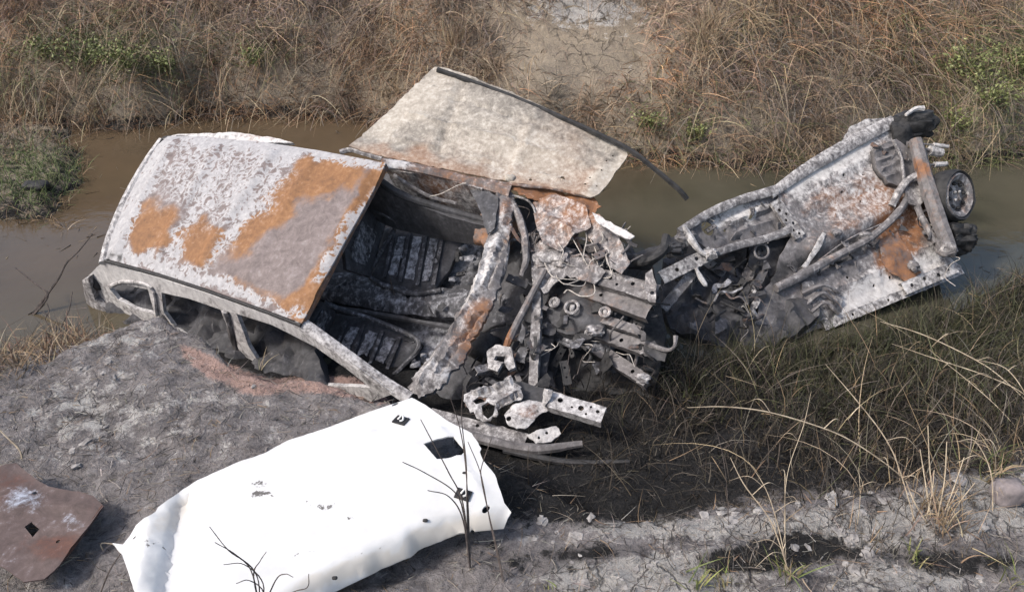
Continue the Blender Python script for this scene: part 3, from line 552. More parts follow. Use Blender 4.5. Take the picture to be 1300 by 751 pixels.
scrap(CR, [(500, 290), (600, 300), (590, 370), (560, 470), (500, 480), (440, 440), (420, 330)], 40, -.95, -.7, car, [M_dark], [(.02, .3, .3), (.05, .45, .1), (.0, .1, .6)], .6)
addg('ash_heap', [sheet(CR, [(120, 340), (240, 340), (330, 380), (400, 440), (420, 500), (300, 500), (180, 440), (120, 400)], h=-.47, sp=.035, t=.12, crump=.09, cf=10, base=(.2, .15, .45))], M_dark, car)
# ------------------------------------------------------------------ pale panel leaning behind the car
pa_ = K(450, 187, -.08); PF = Frame(pa_, (1, -.1, 0), None, (.06, -.5, .86))
PF = Frame(pa_, PF.P(752, 272) - PF.P(443, 187), None, PF.n)
bon = thing('body_panel', PF.P(600, 235) * [1, 1, 1], 'large pale scorched sheet-metal panel tilted up behind the burnt roof', 'metal panel')
PB = [(0, 600, 230, 160, 17, 1.5, 15), (0, 700, 248, 80, 26, 1.5, 18), (0, 740, 258, 44, 30, 1.3), (0, 690, 190, 70, 40, .35), (2, 610, 240, 120, 6, .5, 15), (2, 470, 175, 24, 14, .3), (0, 480, 205, 30, 6, .5, 15), (1, 540, 120, 60, 24, .5, -40), (1, 500, 150, 50, 20, .4, -40), (1, 765, 235, 12, 60, .9, 38), (1, 620, 160, 120, 30, .3, 20), (1, 620, 200, 110, 20, .25, 15), (1, 700, 200, 80, 30, .2), (2, 560, 110, 30, 6, .4, 25), (2, 560, 170, 20, 5, .35, 40), (2, 480, 195, 25, 5, .3, 15), (0, 700, 215, 60, 30, .28), (0, 560, 190, 60, 20, .2), (2, 640, 175, 60, 8, .28, 20), (2, 600, 140, 40, 8, .3, 22), (2, 520, 170, 30, 14, .3), (2, 700, 180, 40, 10, .2, 25), (2, 760, 245, 8, 14, .3)]
addg('skin', [sheet(PF, [(443, 187), (470, 162), (512, 126), (553, 91), (590, 106), (640, 130), (700, 160), (752, 188), (784, 206), (793, 212), (794, 220), (776, 246), (758, 270), (748, 274), (720, 262), (660, 250), (600, 236), (520, 214), (480, 202)], sp=.03, t=.012, crump=.02, cf=2.4, base=(.16, .36, .04), blobs=PB, rag=.004,
    ribs=[(520, 150, 745, 228, .012, .018), (560, 128, 770, 215, .012, -.015), (500, 176, 720, 250, .012, .016), (590, 112, 560, 200, .03, -.015), (680, 160, 650, 236, .025, .012), (745, 262, 782, 206, .03, .012)], holes=[('c', 714, 244, .018), ('c', 674, 246, .012), ('c', 742, 254, .010), ('c', 756, 258, .007), ('c', 748, 246, .007), ('c', 768, 226, .007), ('c', 762, 238, .007), ('c', 776, 220, .007)], hf=lambda u, v: .05 * np.sin(np.clip(u / 1.85, 0, 1) * math.pi) * sstep(0, .5, v) + .03 * sstep(.12, .0, v))], M_panel, bon)
addg('edge_lip', [sheet(PF, [(553, 88), (566, 90), (600, 104), (634, 122), (630, 127), (590, 108), (556, 94)], h=.03, sp=.03, t=.03, crump=.006, base=(.0, .8, .05))], M_panel, bon)
addg('rubber_seal', [tube([PF.P(*q, .04) for q in [(556, 92), (600, 111), (650, 134), (700, 159), (752, 187), (795, 212)]] + [PF.P(828, 240, .0), PF.P(856, 266, -.05), PF.P(868, 280, -.1)], .021, 6, 6, .1)], M_rub, bon)
addg('hinge_stub', [tube([PF.P(432, 192, -.02), PF.P(446, 190, -.01), PF.P(462, 196, -.0), PF.P(486, 204, -.0)], .02, 6, 5, .3, base=(.2, .4, .3))], M_body, bon)
addg('torn_flange', [sheet(PF, [(640, 243), (672, 249), (705, 257), (735, 266), (752, 270), (762, 284), (748, 292), (730, 284), (704, 282), (684, 272), (660, 264)], h=-.015, sp=.025, t=.008, crump=.05, cf=7, base=(.75, .2, .05), rag=.006)], M_body, bon)
addg('bracket', [lump(PF.P(648, 240, .02), (.035, .03, .025), .3, (0, .8, 0), 2)], M_panel, bon)
addg('folded_edge', [tube([PF.P(*q, .01) for q in [(486, 205), (560, 226), (640, 246), (700, 256), (745, 270)]], .012, 8, 8, .5, base=(.5, .35, .0), blobs=[(1, 490, 206, 14, 8, .5)])], M_body, bon)

# ------------------------------------------------------------------ second wreck, turned over: its floor faces the viewer
a_ = onz(1050, 408, -.95); b_ = onz(1225, 335, -.78); e_ = nrm(b_ - a_); h_ = nrm(np.cross((0, 0, 1), e_))
w_ = h_ * math.cos(math.radians(42)) + np.cross(e_, h_) * math.sin(math.radians(42))
UF = Frame(a_, e_, w_)
U = UF.P
und = thing('overturned_car', UF.W(.5, .6, -.5) * [1, 1, 0] + [0, 0, -1.4], 'overturned burnt car underbody with rear axle and wheel lying in the water', 'car')
UB = [(2, 985, 380, 34, 40, .45), (1, 1000, 415, 40, 12, .3, -20), (1, 1090, 250, 90, 60, .14), (1, 1150, 355, 80, 26, .35, -22), (0, 1060, 270, 90, 40, .16), (1, 1060, 200, 90, 18, .5, -28), (1, 1020, 215, 40, 14, .3, -28), (1, 1080, 240, 70, 40, .12), (0, 1140, 320, 26, 34, 1.0, 20), (0, 1110, 250, 60, 30, .35), (0, 1150, 270, 30, 30, .4), (1, 1120, 370, 70, 24, .4, -22), (1, 1060, 390, 40, 16, .3), (2, 1010, 330, 60, 16, .5, -25), (2, 1150, 210, 30, 30, .4), (2, 1170, 290, 30, 50, .4), (2, 1040, 345, 40, 14, .3), (1, 1090, 170, 50, 10, .5, -28)]
H = lambda *l: [('c', x, y, r) for x, y, r in l]
addg('floor_pan', [sheet(UF, [(985, 243), (1020, 216), (1062, 192), (1108, 168), (1128, 158), (1140, 190), (1158, 200), (1172, 230), (1190, 280), (1206, 326), (1222, 338), (1160, 362), (1100, 388), (1052, 412), (1010, 428), (970, 438), (958, 410), (966, 376), (984, 348), (990, 324), (1006, 296), (996, 262)], sp=.035, t=.012, crump=.018, cf=4, base=(.24, .26, .06), blobs=UB, rag=.004,
    ribs=[(1030, 258, 1140, 205, .02, .018), (1024, 278, 1150, 222, .018, -.014), (1040, 232, 1128, 186, .02, .015), (1028, 312, 1130, 262, .05, .035), (1050, 372, 1190, 308, .02, .018), (1064, 388, 1200, 326, .02, -.014), (1030, 340, 1160, 280, .06, -.05), (1100, 300, 1120, 372, .02, .012)],
    holes=H((1044, 205, .016), (1086, 181, .016), (1071, 222, .013), (1068, 244, .011), (1092, 256, .010), (1096, 222, .010), (1112, 240, .010), (1091, 393, .014), (1076, 352, .012), (1110, 362, .012), (1060, 372, .012), (1130, 352, .014), (1146, 222, .012)))], M_under, und)
addg('sill', [tube([U(*q, .015) for q in [(978, 247), (1020, 217), (1062, 192), (1108, 167), (1134, 154)]], [.035, .05, .055, .055, .05], 8, 8, .04, base=(.1, .46, .05), flat=.5, up=UF.n, square=True)], M_under, und)
addg('sill', channel(U(1046, 414, .01), U(1222, 342, .01), .07, .09, UF.n, holes=[(.2, 0, .012), (.45, 0, .012), (.7, 0, .012)], base=(.1, .5, .1)), M_under, und)
rail = addg('floor_rail', channel(U(1148, 366, .05), U(1214, 338, .05), .10, .05, UF.n, holes=[(.15, 0, .016), (.4, .1, .016), (.65, -.1, .018), (.85, 0, .014)], base=(.12, .55, .05)), M_under, und)
addg('cross_brace', channel(U(984, 254, .04), U(1016, 300, .04), .10, .03, UF.n, holes=[(.1, .2, .012), (.25, -.2, .014), (.4, .15, .012), (.52, -.2, .012), (.66, .2, .013), (.8, -.15, .012), (.93, .1, .012)], base=(.0, .45, .15)), M_under, und)
addg('front_floor', [sheet(UF, [(868, 290), (900, 272), (940, 256), (985, 244), (1000, 268), (1010, 298), (975, 306), (930, 314), (905, 318), (884, 306)], h=-.03, sp=.03, t=.012, crump=.015, base=(.05, .12, .3), blobs=[(1, 930, 270, 60, 10, .4, -20), (2, 1000, 285, 14, 20, .5), (1, 950, 272, 26, 14, .4, -15)],
     ribs=[(926, 284, 972, 264, .03, .03), (936, 296, 980, 280, .014, .02), (905, 300, 990, 262, .012, -.015)], holes=[('c', 898, 290, .05, .06), ('c', 952, 276, .02, .014), ('c', 921, 292, .012)])], M_under, und)
addg('front_rail', [tube([U(*q, .02) for q in [(862, 294), (900, 271), (940, 254), (986, 241)]], [.03, .035, .035, .04], 8, 6, .06, base=(.05, .42, .08), flat=.6, up=UF.n, square=True)], M_under, und)
addg('front_rail', [tube([U(*q, .03) for q in [(895, 326), (935, 312), (975, 302), (1004, 290)]], [.026, .03, .03, .03], 8, 6, .06, base=(.0, .36, .15), flat=.6, up=UF.n, square=True)], M_under, und)
addg('heat_shield', [sheet(UF, [(955, 316), (985, 302), (1012, 300), (1020, 322), (1002, 346), (966, 352), (950, 336)], h=-.10, sp=.03, t=.012, crump=.05, cf=7, base=(.0, .12, .55), holes=[('c', 965, 318, .03, .022)])], M_dark, und)
ring = [U(967 + 9 * math.cos(a), 319 + 9 * math.sin(a), -.01) for a in np.linspace(0, 2 * math.pi, 13)]
addg('hanger_loop', [tube(ring, .009, 6, 2, .3, base=(.1, .25, .3), up=UF.n)], M_under, und)
addg('exhaust_pipe', [tube([U(*q) for q in [(985, 366, .04), (1020, 348, .05), (1060, 326, .06), (1105, 302, .06), (1140, 270, .07), (1158, 240, .07), (1160, 232, .06)]], [.035, .04, .032, .03, .03, .028, .02], 9, 6, .15, base=(.25, .3, .2))], M_under, und)
addg('tunnel_strap', [tube([U(*q, .05) for q in [(1020, 340), (1036, 316), (1046, 296)]], [.02, .025, .02], 6, 5, .3, base=(.0, .6, .1), flat=.5, up=UF.n)], M_under, und)
addg('brake_pipe', [tube([U(*q, .05) for q in [(1040, 330), (1080, 302), (1130, 280), (1146, 276)]], .007, 5, 5, base=(.3, .3, .1)), ], M_under, und)
addg('seat_mount', [lump(U(1062, 295, .05), (.04, .03, .02), .6, (.1, .3, .2), 2)], M_under, und)
addg('seat_mount', [lump(U(1098, 298, .06), (.05, .025, .02), .6, (.1, .3, .3), 2)], M_under, und)
addg('crumpled_bulkhead', [sheet(UF, [(1016, 360), (1050, 352), (1066, 372), (1070, 396), (1054, 412), (1030, 402), (1020, 384)], h=.02, sp=.028, t=.01, crump=.07, cf=9, base=(.05, .35, .2), holes=H((1056, 386, .014), (1046, 392, .012), (1040, 376, .012)))], M_under, und)
for i, (p, q, r) in enumerate([((1018, 372), (1046, 362), (1066, 372)), ((1024, 386), (1044, 372), (1060, 384)), ((1030, 396), (1048, 384), (1064, 398))]):
    addg('torn_fold', [tube([U(*p, .03), U(*q, .08), U(*r, .04)], .015, 6, 6, .5, base=(.1, .25, .3))], M_under, und)
addg('rusted_fuel_shield', [sheet(UF, [(1116, 304), (1140, 294), (1150, 312), (1170, 346), (1150, 358), (1128, 346), (1120, 326)], h=.03, sp=.025, t=.006, crump=.04, cf=10, base=(.6, .15, .1))], M_under, und)
# rear end: axle, trailing arms, spring seats, wheel
addg('axle_beam', [tube([U(*q) for q in [(1162, 178, .16), (1176, 230, .18), (1192, 280, .18), (1208, 322, .16)]], [.05, .06, .06, .05], 8, 8, .05, base=(.32, .12, .3), blobs=[(0, 1170, 215, 10, 16, .5)], square=True)], M_under, und)
addg('trailing_arm', [tube([U(*q) for q in [(1132, 262, .05), (1146, 236, .10), (1164, 222, .14)]], [.03, .035, .03], 8, 6, .2, base=(.2, .4, .1))], M_under, und)
addg('trailing_arm', [tube([U(*q) for q in [(1158, 246, .07), (1172, 280, .09), (1188, 308, .11)]], [.025, .03, .025], 8, 6, .2, base=(.3, .3, .2))], M_under, und)
addg('axle_bracket', [sheet(UF, [(1148, 240), (1166, 228), (1176, 250), (1168, 262), (1154, 258)], h=.10, sp=.025, t=.02, crump=.03, base=(.3, .35, .15), holes=H((1160, 246, .014)))], M_under, und)
tk = addg('tank_tray', [sheet(UF, [(1108, 190), (1138, 176), (1156, 190), (1162, 214), (1150, 236), (1128, 232), (1112, 214)], h=.05, sp=.025, t=.05, crump=.02, base=(.2, .2, .35), ribs=[(1112, 196, 1136, 184, .01, .02), (1114, 206, 1140, 193, .01, .02), (1118, 216, 1144, 203, .01, .02), (1124, 226, 1148, 213, .01, .02)])], M_under, und)
addg('tank_strap', [tube([U(*q, .11) for q in [(1134, 178), (1144, 200), (1148, 232)]], .014, 6, 5, .2, base=(.2, .4, .1))], M_under, tk)
addg('wheel_arch', [sheet(UF, [(1070, 178), (1080, 160), (1100, 151), (1130, 150), (1140, 156), (1110, 160), (1090, 170)], h=-.10, sp=.025, t=.012, crump=.02, base=(.1, .5, .1))], M_under, und)
addg('wheel_arch', [sheet(UF, [(1128, 160), (1136, 146), (1150, 140), (1172, 136), (1178, 152), (1164, 176), (1150, 186), (1138, 182)], h=.02, sp=.025, t=.03, crump=.06, cf=8, base=(.0, .05, .8), dome=(.08, .06))], M_dark, und)
addg('melted_bumper_skin', [lump(U(1160, 158, .02), (.17, .10, .11), .4, (.0, .05, .95), 3, cf=8)], M_rub, und)
addg('bumper_bracket', [tube([U(*q, .15) for q in [(1150, 146), (1162, 138), (1172, 138)]], [.012, .02, .024], 6, 5, .2, base=(.0, .75, .0))], M_under, und)
for p, q, r in (((1164, 188), (1196, 194), .042), ((1170, 210), (1202, 208), .024), ((1166, 182), (1204, 186), .018)):
    a, b = U(*p, .13), U(*q, .13); addg('shock_absorber', [tube([a, a + (b - a) * .55], [r * .35, r * .35], 8, 4, .1, base=(.2, .3, .3)), tube([a + (b - a) * .5, b], [r, r * .85], 9, 4, .1, base=(.05, .6, .05))], M_under, und)
addg('stub_axle', [tube([U(1176, 236, .17), U(1190, 243, .16), U(1205, 249, .14)], [.04, .05, .06], 9, 5, .2, base=(.3, .2, .3))], M_under, und)
addg('hub_carrier', [lump(U(1200, 314, .14), (.07, .09, .07), .4, (.3, .35, .2), 2)], M_under, und)
addg('hub_carrier', [lump(U(1160, 338, .08), (.04, .05, .03), .6, (.1, .35, .2), 2)], M_under, und)
def wheel(c, ax, R, parent):
    ax = nrm(ax); f = Frame(c, np.cross(ax, (0, 0, 1)), None, ax)
    def lathe(pr, n=28, base=(.1, .2, .5), wob=0):
        V = []; 
        for j in range(n):
            a = 2 * math.pi * j / n
            for r, x in pr: V.append(f.W(r * math.cos(a), r * math.sin(a), x))
        k = len(pr); V = np.array(V); Fc = [(j * k + i, j * k + i + 1, (j + 1) % n * k + i + 1, (j + 1) % n * k + i) for j in range(n) for i in range(k - 1)]
        if wob: V = V + wob * 2 * np.stack([fbm(V * 9 + i * 5, 2) for i in range(3)], 1)
        return V, Fc, blobm(V, base, ())
    wh = addg('wheel', [lathe([(R * .60, .06), (R * .80, .085), (R * .88, .07), (R * .82, .03), (R * .76, -.05), (R * .86, -.08)], base=(.3, .35, .2), wob=.004)], M_under, parent)
    addg('rim_dish', [lathe([(.004, .03), (R * .18, .035), (R * .22, .05), (R * .40, .045), (R * .60, .015), (R * .66, .04), (R * .72, .065)], base=(.3, .4, .15), wob=.003)], M_under, wh)
    addg('tyre', [lathe([(R * .84, .07), (R * .93, .085), (R * .99, .06), (R, 0), (R * .99, -.06), (R * .92, -.085), (R * .84, -.07)], wob=.012)], M_rub, wh)
    for j in range(8):
        a = 2 * math.pi * j / 8; q = f.W(R * .47 * math.cos(a), R * .47 * math.sin(a), .046); addg('vent_slot', [lump(q, (.018, .018, .014), .1, (0, 0, 1.2), 1)], M_rub, wh)
    for j in range(4):
        a = 2 * math.pi * (j + .4) / 4; q = f.W(R * .2 * math.cos(a), R * .2 * math.sin(a), .058); addg('wheel_nut', [lump(q, (.010, .010, .012), .1, (0, .6, 0), 1)], M_under, wh)
wheel(U(1207, 249, .14), nrm(UF.ex * .85 + np.array([-.35, -.95, .25])), .215, und)
addg('burnt_tyre_chunk', [lump(U(1214, 302, .06), (.15, .10, .12), .5, (.0, .0, 1.), 3, cf=9)], M_rub, und)
addg('body_side', [sheet(Frame(U(1046, 414, -.02), UF.ex, None, nrm(UF.n * .25 + np.cross(UF.ex, UF.n) * 1.)), [(0, -.05), (1.35, -.05), (1.3, -.5), (.1, -.5)], uvmode=True, sp=.08, t=.02, crump=.03, base=(.1, .05, .7))], M_dark, und)
addg('body_tub', [lump(UF.W(.7, .65, -.32), (.66, .5, .24), .25, (.05, .0, .9), 3, R=np.stack([UF.ex, UF.ey, UF.n], 1))], M_dark, und)
# crushed front of that wreck
NF = frame3(onz(850, 400, -.86), onz(1000, 420, -.88), onz(950, 320, -.62))
addg('engine_bay_shell', [sheet(NF, [(842, 330), (862, 300), (905, 312), (960, 312), (1012, 300), (1040, 340), (1040, 400), (1000, 432), (950, 446), (900, 436), (856, 420), (838, 380)], h=-.06, sp=.03, t=.2, crump=.12, cf=9, base=(.15, .12, .5))], M_dark, und)
scrap(NF, [(850, 320), (905, 316), (975, 325), (965, 380), (950, 430), (870, 415)], 60, -.03, .10, und, [M_dark, M_dark, M_dark, M_under], DT, 1.1)
addg('inner_arch', [sheet(UF, [(862, 340), (905, 316), (955, 316), (985, 350), (1000, 392), (965, 420), (930, 428), (880, 420), (850, 390)], h=-.34, sp=.04, t=.02, crump=.08, cf=6, base=(.02, .0, .85))], M_dark, und)
addg('crash_beam', channel(U(840, 352, .0), U(904, 320, .02), .10, .05, UF.n, holes=[(.3, 0, .016), (.7, .1, .016)], base=(.1, .5, .1)), M_under, und)
addg('crash_beam', channel(U(842, 392, -.08), U(880, 346, -.04), .07, .05, UF.n, base=(.05, .35, .3)), M_under, und)
addg('beam_end', [lump(U(902, 322, .05), (.05, .04, .035), .6, (0, .5, .1), 2, cf=9)], M_under, und)
addg('hinge_strap', [tube([U(*q, .02) for q in [(884, 340), (888, 352), (896, 362), (890, 350), (884, 342)]], .014, 6, 5, .2, base=(0, .75, 0))], M_under, und)
addg('bent_strut', [tube([U(*q) for q in [(868, 288, .03), (878, 304, .05), (890, 320, .05), (908, 326, .04)]], [.02, .03, .02, .02], 7, 6, .2, base=(0, .6, .1))], M_under, und)
addg('front_strut', [lump(U(870, 302, -.02), (.08, .07, .06), .4, (.0, .3, .3), 3, cf=7)], M_under, und)
addg('front_strut', [lump(U(856, 314, -.05), (.08, .09, .06), .5, (.0, .1, .6), 3, cf=7)], M_dark, und)
addg('torn_arch', [sheet(UF, [(972, 392), (1000, 378), (1024, 386), (1036, 404), (1010, 412), (985, 424), (970, 436), (966, 414)], h=-.04, sp=.028, t=.01, crump=.05, cf=7, base=(.1, .4, .15))], M_under, und)
addg('torn_strip', [tube([U(*q) for q in [(957, 368, .0), (962, 380, .03), (956, 392, .02), (964, 404, .0)]], [.02, .03, .025, .015], 6, 6, .4, base=(.05, .5, .1), flat=.4)], M_under, und)
addg('torn_strip', [tube([U(*q) for q in [(940, 460, -.05), (975, 436, -.02), (1010, 412, .0), (1050, 404, .0)]], [.025, .03, .025, .02], 6, 6, .3, base=(.1, .45, .15), flat=.5)], M_under, und)
scrap(UF, [(1110, 185), (1160, 180), (1215, 320), (1180, 330), (1150, 250)], 34, .02, .12, und, [M_under, M_dark], DT, .8)
scrap(UF, [(1000, 340), (1120, 290), (1150, 260), (1160, 300), (1040, 360)], 26, .0, .06, und, [M_under, M_dark], [(.1, .35, .2), (.25, .2, .3), (.0, .1, .6)], .7)
scrap(UF, [(870, 285), (985, 240), (1010, 300), (900, 320)], 18, -.02, .03, und, [M_under], [(.05, .35, .2), (.1, .1, .5)], .6)
# ------------------------------------------------------------------ torn-off inner wing with strut tower, by the white lining
t0 = G(585, 545, .12); t1 = G(740, 575, .12); IF = Frame(t0, t1 - t0, None, (-.1, -.35, .93))
I = IF.P
iw = thing('torn_inner_wing', G(660, 570), 'torn white-grey inner wing with strut tower holes and perforated rail', 'car part')
addg('strut_tower', [sheet(IF, [(588, 500), (606, 494), (624, 490), (640, 482), (648, 478), (652, 488), (662, 492), (660, 508), (648, 514), (632, 518), (630, 530), (612, 534), (596, 524), (590, 512)], h=.10, sp=.022, t=.01, crump=.05, cf=10, dome=(.015, .03), base=(.1, .5, .05), blobs=[(0, 640, 500, 14, 8, .3), (2, 606, 520, 10, 8, .4)], ribs=[(606, 498, 650, 486, .012, .04), (632, 516, 660, 500, .01, -.04)], rag=.008, holes=[[(600, 510), (608, 504), (618, 505), (616, 511), (604, 514)], [(611, 516), (619, 512), (628, 515), (626, 526), (619, 532), (612, 526)]])], M_body, iw)
addg('arch_wall', [sheet(IF, [(640, 528), (650, 516), (672, 510), (690, 512), (702, 520), (684, 528), (670, 544), (656, 546), (644, 540)], h=.08, sp=.022, t=.008, crump=.03, cf=8, dome=(.015, .03), base=(.3, .6, .0), blobs=[(0, 676, 518, 16, 8, .5)], holes=[('c', 646, 534, .016)])], M_body, iw)
addg('perforated_rail', channel(I(698, 508, .12), I(766, 530, .10), .11, .06, IF.n, holes=[(.18, .1, .017), (.42, -.1, .008), (.58, 0, .018), (.7, -.25, .008), (.74, .25, .008), (.88, .1, .012)], base=(.05, .58, .0)), M_body, iw)
addg('tower_flange', [tube([I(690, 516, .10), I(694, 506, .14), I(696, 496, .17)], [.02, .028, .03], 6, 5, .3, base=(.2, .6, 0), flat=.5)], M_body, iw)
addg('long_rail', channel(I(545, 524, .02), I(668, 560, .02), .085, .05, IF.n, holes=[(.1, 0, .014), (.5, .1, .012)], base=(.0, .42, .12)), M_body, iw)
addg('long_rail', [tube([I(*q, .0) for q in [(560, 540), (620, 560), (680, 572), (740, 566)]], [.03, .035, .035, .02], 8, 6, .15, base=(.0, .2, .35))], M_body, iw)
addg('lower_rail', [tube([I(*q, -.02) for q in [(640, 572), (690, 584), (730, 590), (800, 590)]], [.02, .024, .02, .012], 7, 6, .15, base=(.1, .05, .6))], M_dark, iw)
addg('crumpled_edge', [sheet(IF, [(668, 552), (690, 546), (706, 542), (712, 552), (700, 560), (680, 562)], h=.05, sp=.02, t=.01, crump=.04, cf=10, base=(.0, .75, .05), holes=H((694, 550, .01), (684, 556, .008)))], M_body, iw)
addg('rear_plate', [sheet(IF, [(640, 480), (690, 494), (706, 502), (690, 516), (650, 510)], h=.02, sp=.04, t=.01, crump=.02, base=(.05, .1, .5))], M_dark, iw)

# ------------------------------------------------------------------ white moulded roof lining on the burnt ground
l0 = onz(523, 508, -.17); l1 = onz(160, 695, -.19); l2 = onz(640, 668, -.22); LF = frame3(l0, l1, l2); LF = Frame(l0, l0 - l1, None, LF.n)
LHF = lambda u, v: .045 * np.sin(np.clip((v + .05) / 1.1 if LF.uv(400, 640)[1] > 0 else (-v + .05) / 1.1, 0, 1) * math.pi)
def LP(x, y, e=0.):
    h = .08
    for _ in range(4): h = .065 + float(LHF(*LF.uv(x, y, h)))
    return LF.P(x, y, h + e)
lin = thing('roof_lining', G(400, 640), 'large white moulded roof lining with a lamp cut-out lying on burnt ground', 'lining')
LO = [(523, 507), (493, 516), (470, 523), (450, 530), (410, 544), (366, 558), (335, 575), (303, 586), (276, 598), (251, 609), (220, 629), (201, 643), (193, 656), (184, 662), (173, 667), (165, 682), (157, 693), (143, 690), (156, 706), (164, 728), (172, 752), (186, 800), (240, 850), (330, 815), (400, 768), (434, 750), (470, 734), (486, 724), (505, 717), (523, 711), (533, 700), (556, 690), (580, 682), (612, 676), (643, 672), (649, 650), (640, 641), (628, 608), (613, 591), (609, 581), (611, 577), (599, 558), (584, 550), (571, 543), (554, 530), (540, 518)]
LB = [(2, 255, 600, 14, 4, .45), (2, 445, 660, 10, 8, .45), (2, 385, 700, 26, 6, .45), (2, 520, 620, 12, 6, .4), (0, 300, 640, 60, 40, .2), (0, 460, 580, 80, 20, .2), (2, 330, 620, 16, 7, .6), (2, 333, 634, 20, 6, .65), (2, 410, 642, 26, 5, .6), (2, 195, 692, 30, 9, .5, 20), (2, 415, 588, 30, 4, .3), (2, 560, 655, 40, 5, .35, -10), (2, 470, 700, 60, 6, .4, -22), (0, 500, 704, 170, 16, .8, -22), (0, 600, 676, 60, 10, .6, -12), (0, 300, 740, 90, 20, .35), (0, 205, 660, 50, 14, .55, -40), (0, 240, 690, 30, 50, .4), (0, 400, 600, 120, 30, .16), (0, 600, 620, 30, 40, .3, 25), (2, 240, 640, 30, 5, .4, -40), (2, 340, 575, 60, 4, .4, -22), (2, 180, 720, 10, 30, .35), (2, 500, 640, 30, 4, .4), (2, 300, 690, 30, 5, .35), (2, 400, 742, 40, 10, .3), (2, 470, 560, 60, 6, .1)]
LR = [(240, 850), (330, 815), (400, 768), (434, 750), (470, 734), (486, 724), (505, 717), (523, 711), (533, 700), (556, 690), (580, 682), (612, 676), (643, 672)]
LO = [(q[0] - 3, q[1] - 15) if q in LR else q for q in LO]; LRu = np.array([LF.uv(q[0] - 3, q[1] - 15, .065) for q in LR])
def LRIM(u, v):
    P = np.stack([u, v], 1); d = np.full(len(P), 9.)
    for a, b in zip(LRu[:-1], LRu[1:]):
        ab = b - a; t = np.clip((P - a) @ ab / (ab @ ab), 0, 1); d = np.minimum(d, np.linalg.norm(P - (a + t[:, None] * ab), axis=1))
    return LHF(u, v) - .075 * np.exp(-(d / .028) ** 1.5)
liner = addg('shell', [sheet(LF, LO, h=.065, sp=.022, t=.008, crump=.005, cf=2.2, hf=LRIM, base=(.05, .0, .0), blobs=LB, rag=.001,
    ribs=[(232, 636, 212, 770, .035, -.05), (190, 662, 178, 750, .03, .02), (470, 552, 250, 640, .012, .008), (600, 652, 420, 738, .012, -.014), (556, 548, 618, 640, .012, .008)], holes=[[(538, 571), (555, 565), (576, 562), (582, 570), (591, 580), (586, 586), (567, 590), (555, 591), (548, 583)], ('c', 502, 515, .022, .008), ('c', 617, 648, .022, .012), ('c', 568, 674, .013, .012), ('c', 600, 664, .013, .012)])], M_white, lin)
for x, y in ((509, 534), (588, 628)):
    q = LP(x, y); f = Frame(q, LP(x + 10, y + 3) - q, None, np.cross(LP(x + 10, y + 3) - q, LP(x, y - 10) - q))
    s_ = addg('visor_clip', [sheet(f, [(-.035, -.028), (.035, -.028), (.035, .028), (-.035, .028)], uvmode=True, h=.008, sp=.03, t=.012, crump=0, rag=0, base=(0, 0, 1.2))], M_rub, liner)
    addg('visor_hook', [tube([f.W(-.012, -.008, .012), f.W(.004, .014, .03), f.W(.016, -.004, .016), f.W(.004, -.016, .012)], .005, 5, 5, base=(0, .0, 0))], M_white, s_)
for x, y in ((590, 600), (540, 660), (425, 733)): addg('clip_slot', [lump(LP(x, y), (.012, .008, .006), .1, (0, 0, 1.), 1)], M_rub, liner)

# ------------------------------------------------------------------ rusty plate at the lower left
p0 = onz(40, 600, -.20); p1 = onz(128, 640, -.215); p2 = onz(60, 725, -.23); TF = frame3(p0, p1, p2)
pl = thing('rusty_plate', G(60, 660), 'rust-brown bent steel plate with a square hole, left of the white lining', 'metal plate')
addg('plate', [sheet(TF, [(-60, 600), (0, 592), (20, 586), (34, 598), (50, 610), (62, 616), (100, 622), (118, 628), (131, 641), (110, 670), (90, 694), (76, 716), (56, 734), (30, 738), (0, 716), (-60, 690)], sp=.03, t=.008, crump=.025, cf=3.5, base=(.2, .16, .05), blobs=[(1, 32, 636, 22, 14, .4, -15), (1, 88, 660, 14, 12, .3), (0, 70, 700, 40, 20, .4), (0, 10, 620, 40, 24, .4)], rag=.002,
    holes=[[(30, 666), (39, 660), (49, 668), (40, 678)], ('c', 44, 625, .010), ('c', 73, 685, .010)], ribs=[(0, 640, 110, 640, .03, .01), (10, 690, 90, 670, .02, -.008)])], M_plate, pl)
addg('folded_flange', [tube([TF.P(130, 642, -.01), TF.P(108, 673, -.015), TF.P(86, 702, -.02), TF.P(58, 733, -.02)], .008, 6, 6, .2, base=(.5, .1, .1))], M_plate, pl)

# ------------------------------------------------------------------ grass, straw, weeds
def blades(name, root, d, ln, wd, droop, col, seg=4, label=None, cat=None, kind='stuff', curl=.25, parent=None, mat=None):
    n = len(root); t = np.linspace(0, 1, seg + 1); d = d / np.linalg.norm(d, axis=1)[:, None]
    sd_ = np.cross(d, rng.normal(0, 1, (n, 3))); sd_ /= np.linalg.norm(sd_, axis=1)[:, None] + 1e-9
    cu = rng.normal(0, curl, (n, 3)); cu[:, 2] *= .4
    T = t[None, :, None]
    P = root[:, None] + d[:, None] * (ln[:, None, None] * T) + cu[:, None] * (ln[:, None, None] * T ** 2) + np.array([0, 0, -1.]) * (ln * droop)[:, None, None] * T ** 2
    w = (wd[:, None] * (1 - t[None] ** 1.6 * .85))[..., None] * sd_[:, None] * .5
    V = np.stack([P - w, P + w], 2).reshape(-1, 3)
    b = (np.arange(n) * (seg + 1) * 2)[:, None] + np.arange(seg)[None] * 2; b = b.ravel(); Fc = np.stack([b, b + 1, b + 3, b + 2], 1)
    C = np.repeat(col, (seg + 1) * 2, 0)
    o = build(name, V, Fc, mat or M_grass, parent, C, 'col', smooth=False)
    if kind: o['kind'] = kind
    if label: tag(o, label, cat)
    return o
def gpos(x, y, sink=.01): return np.stack([x, y, ground_z(x, y) - sink], 1)
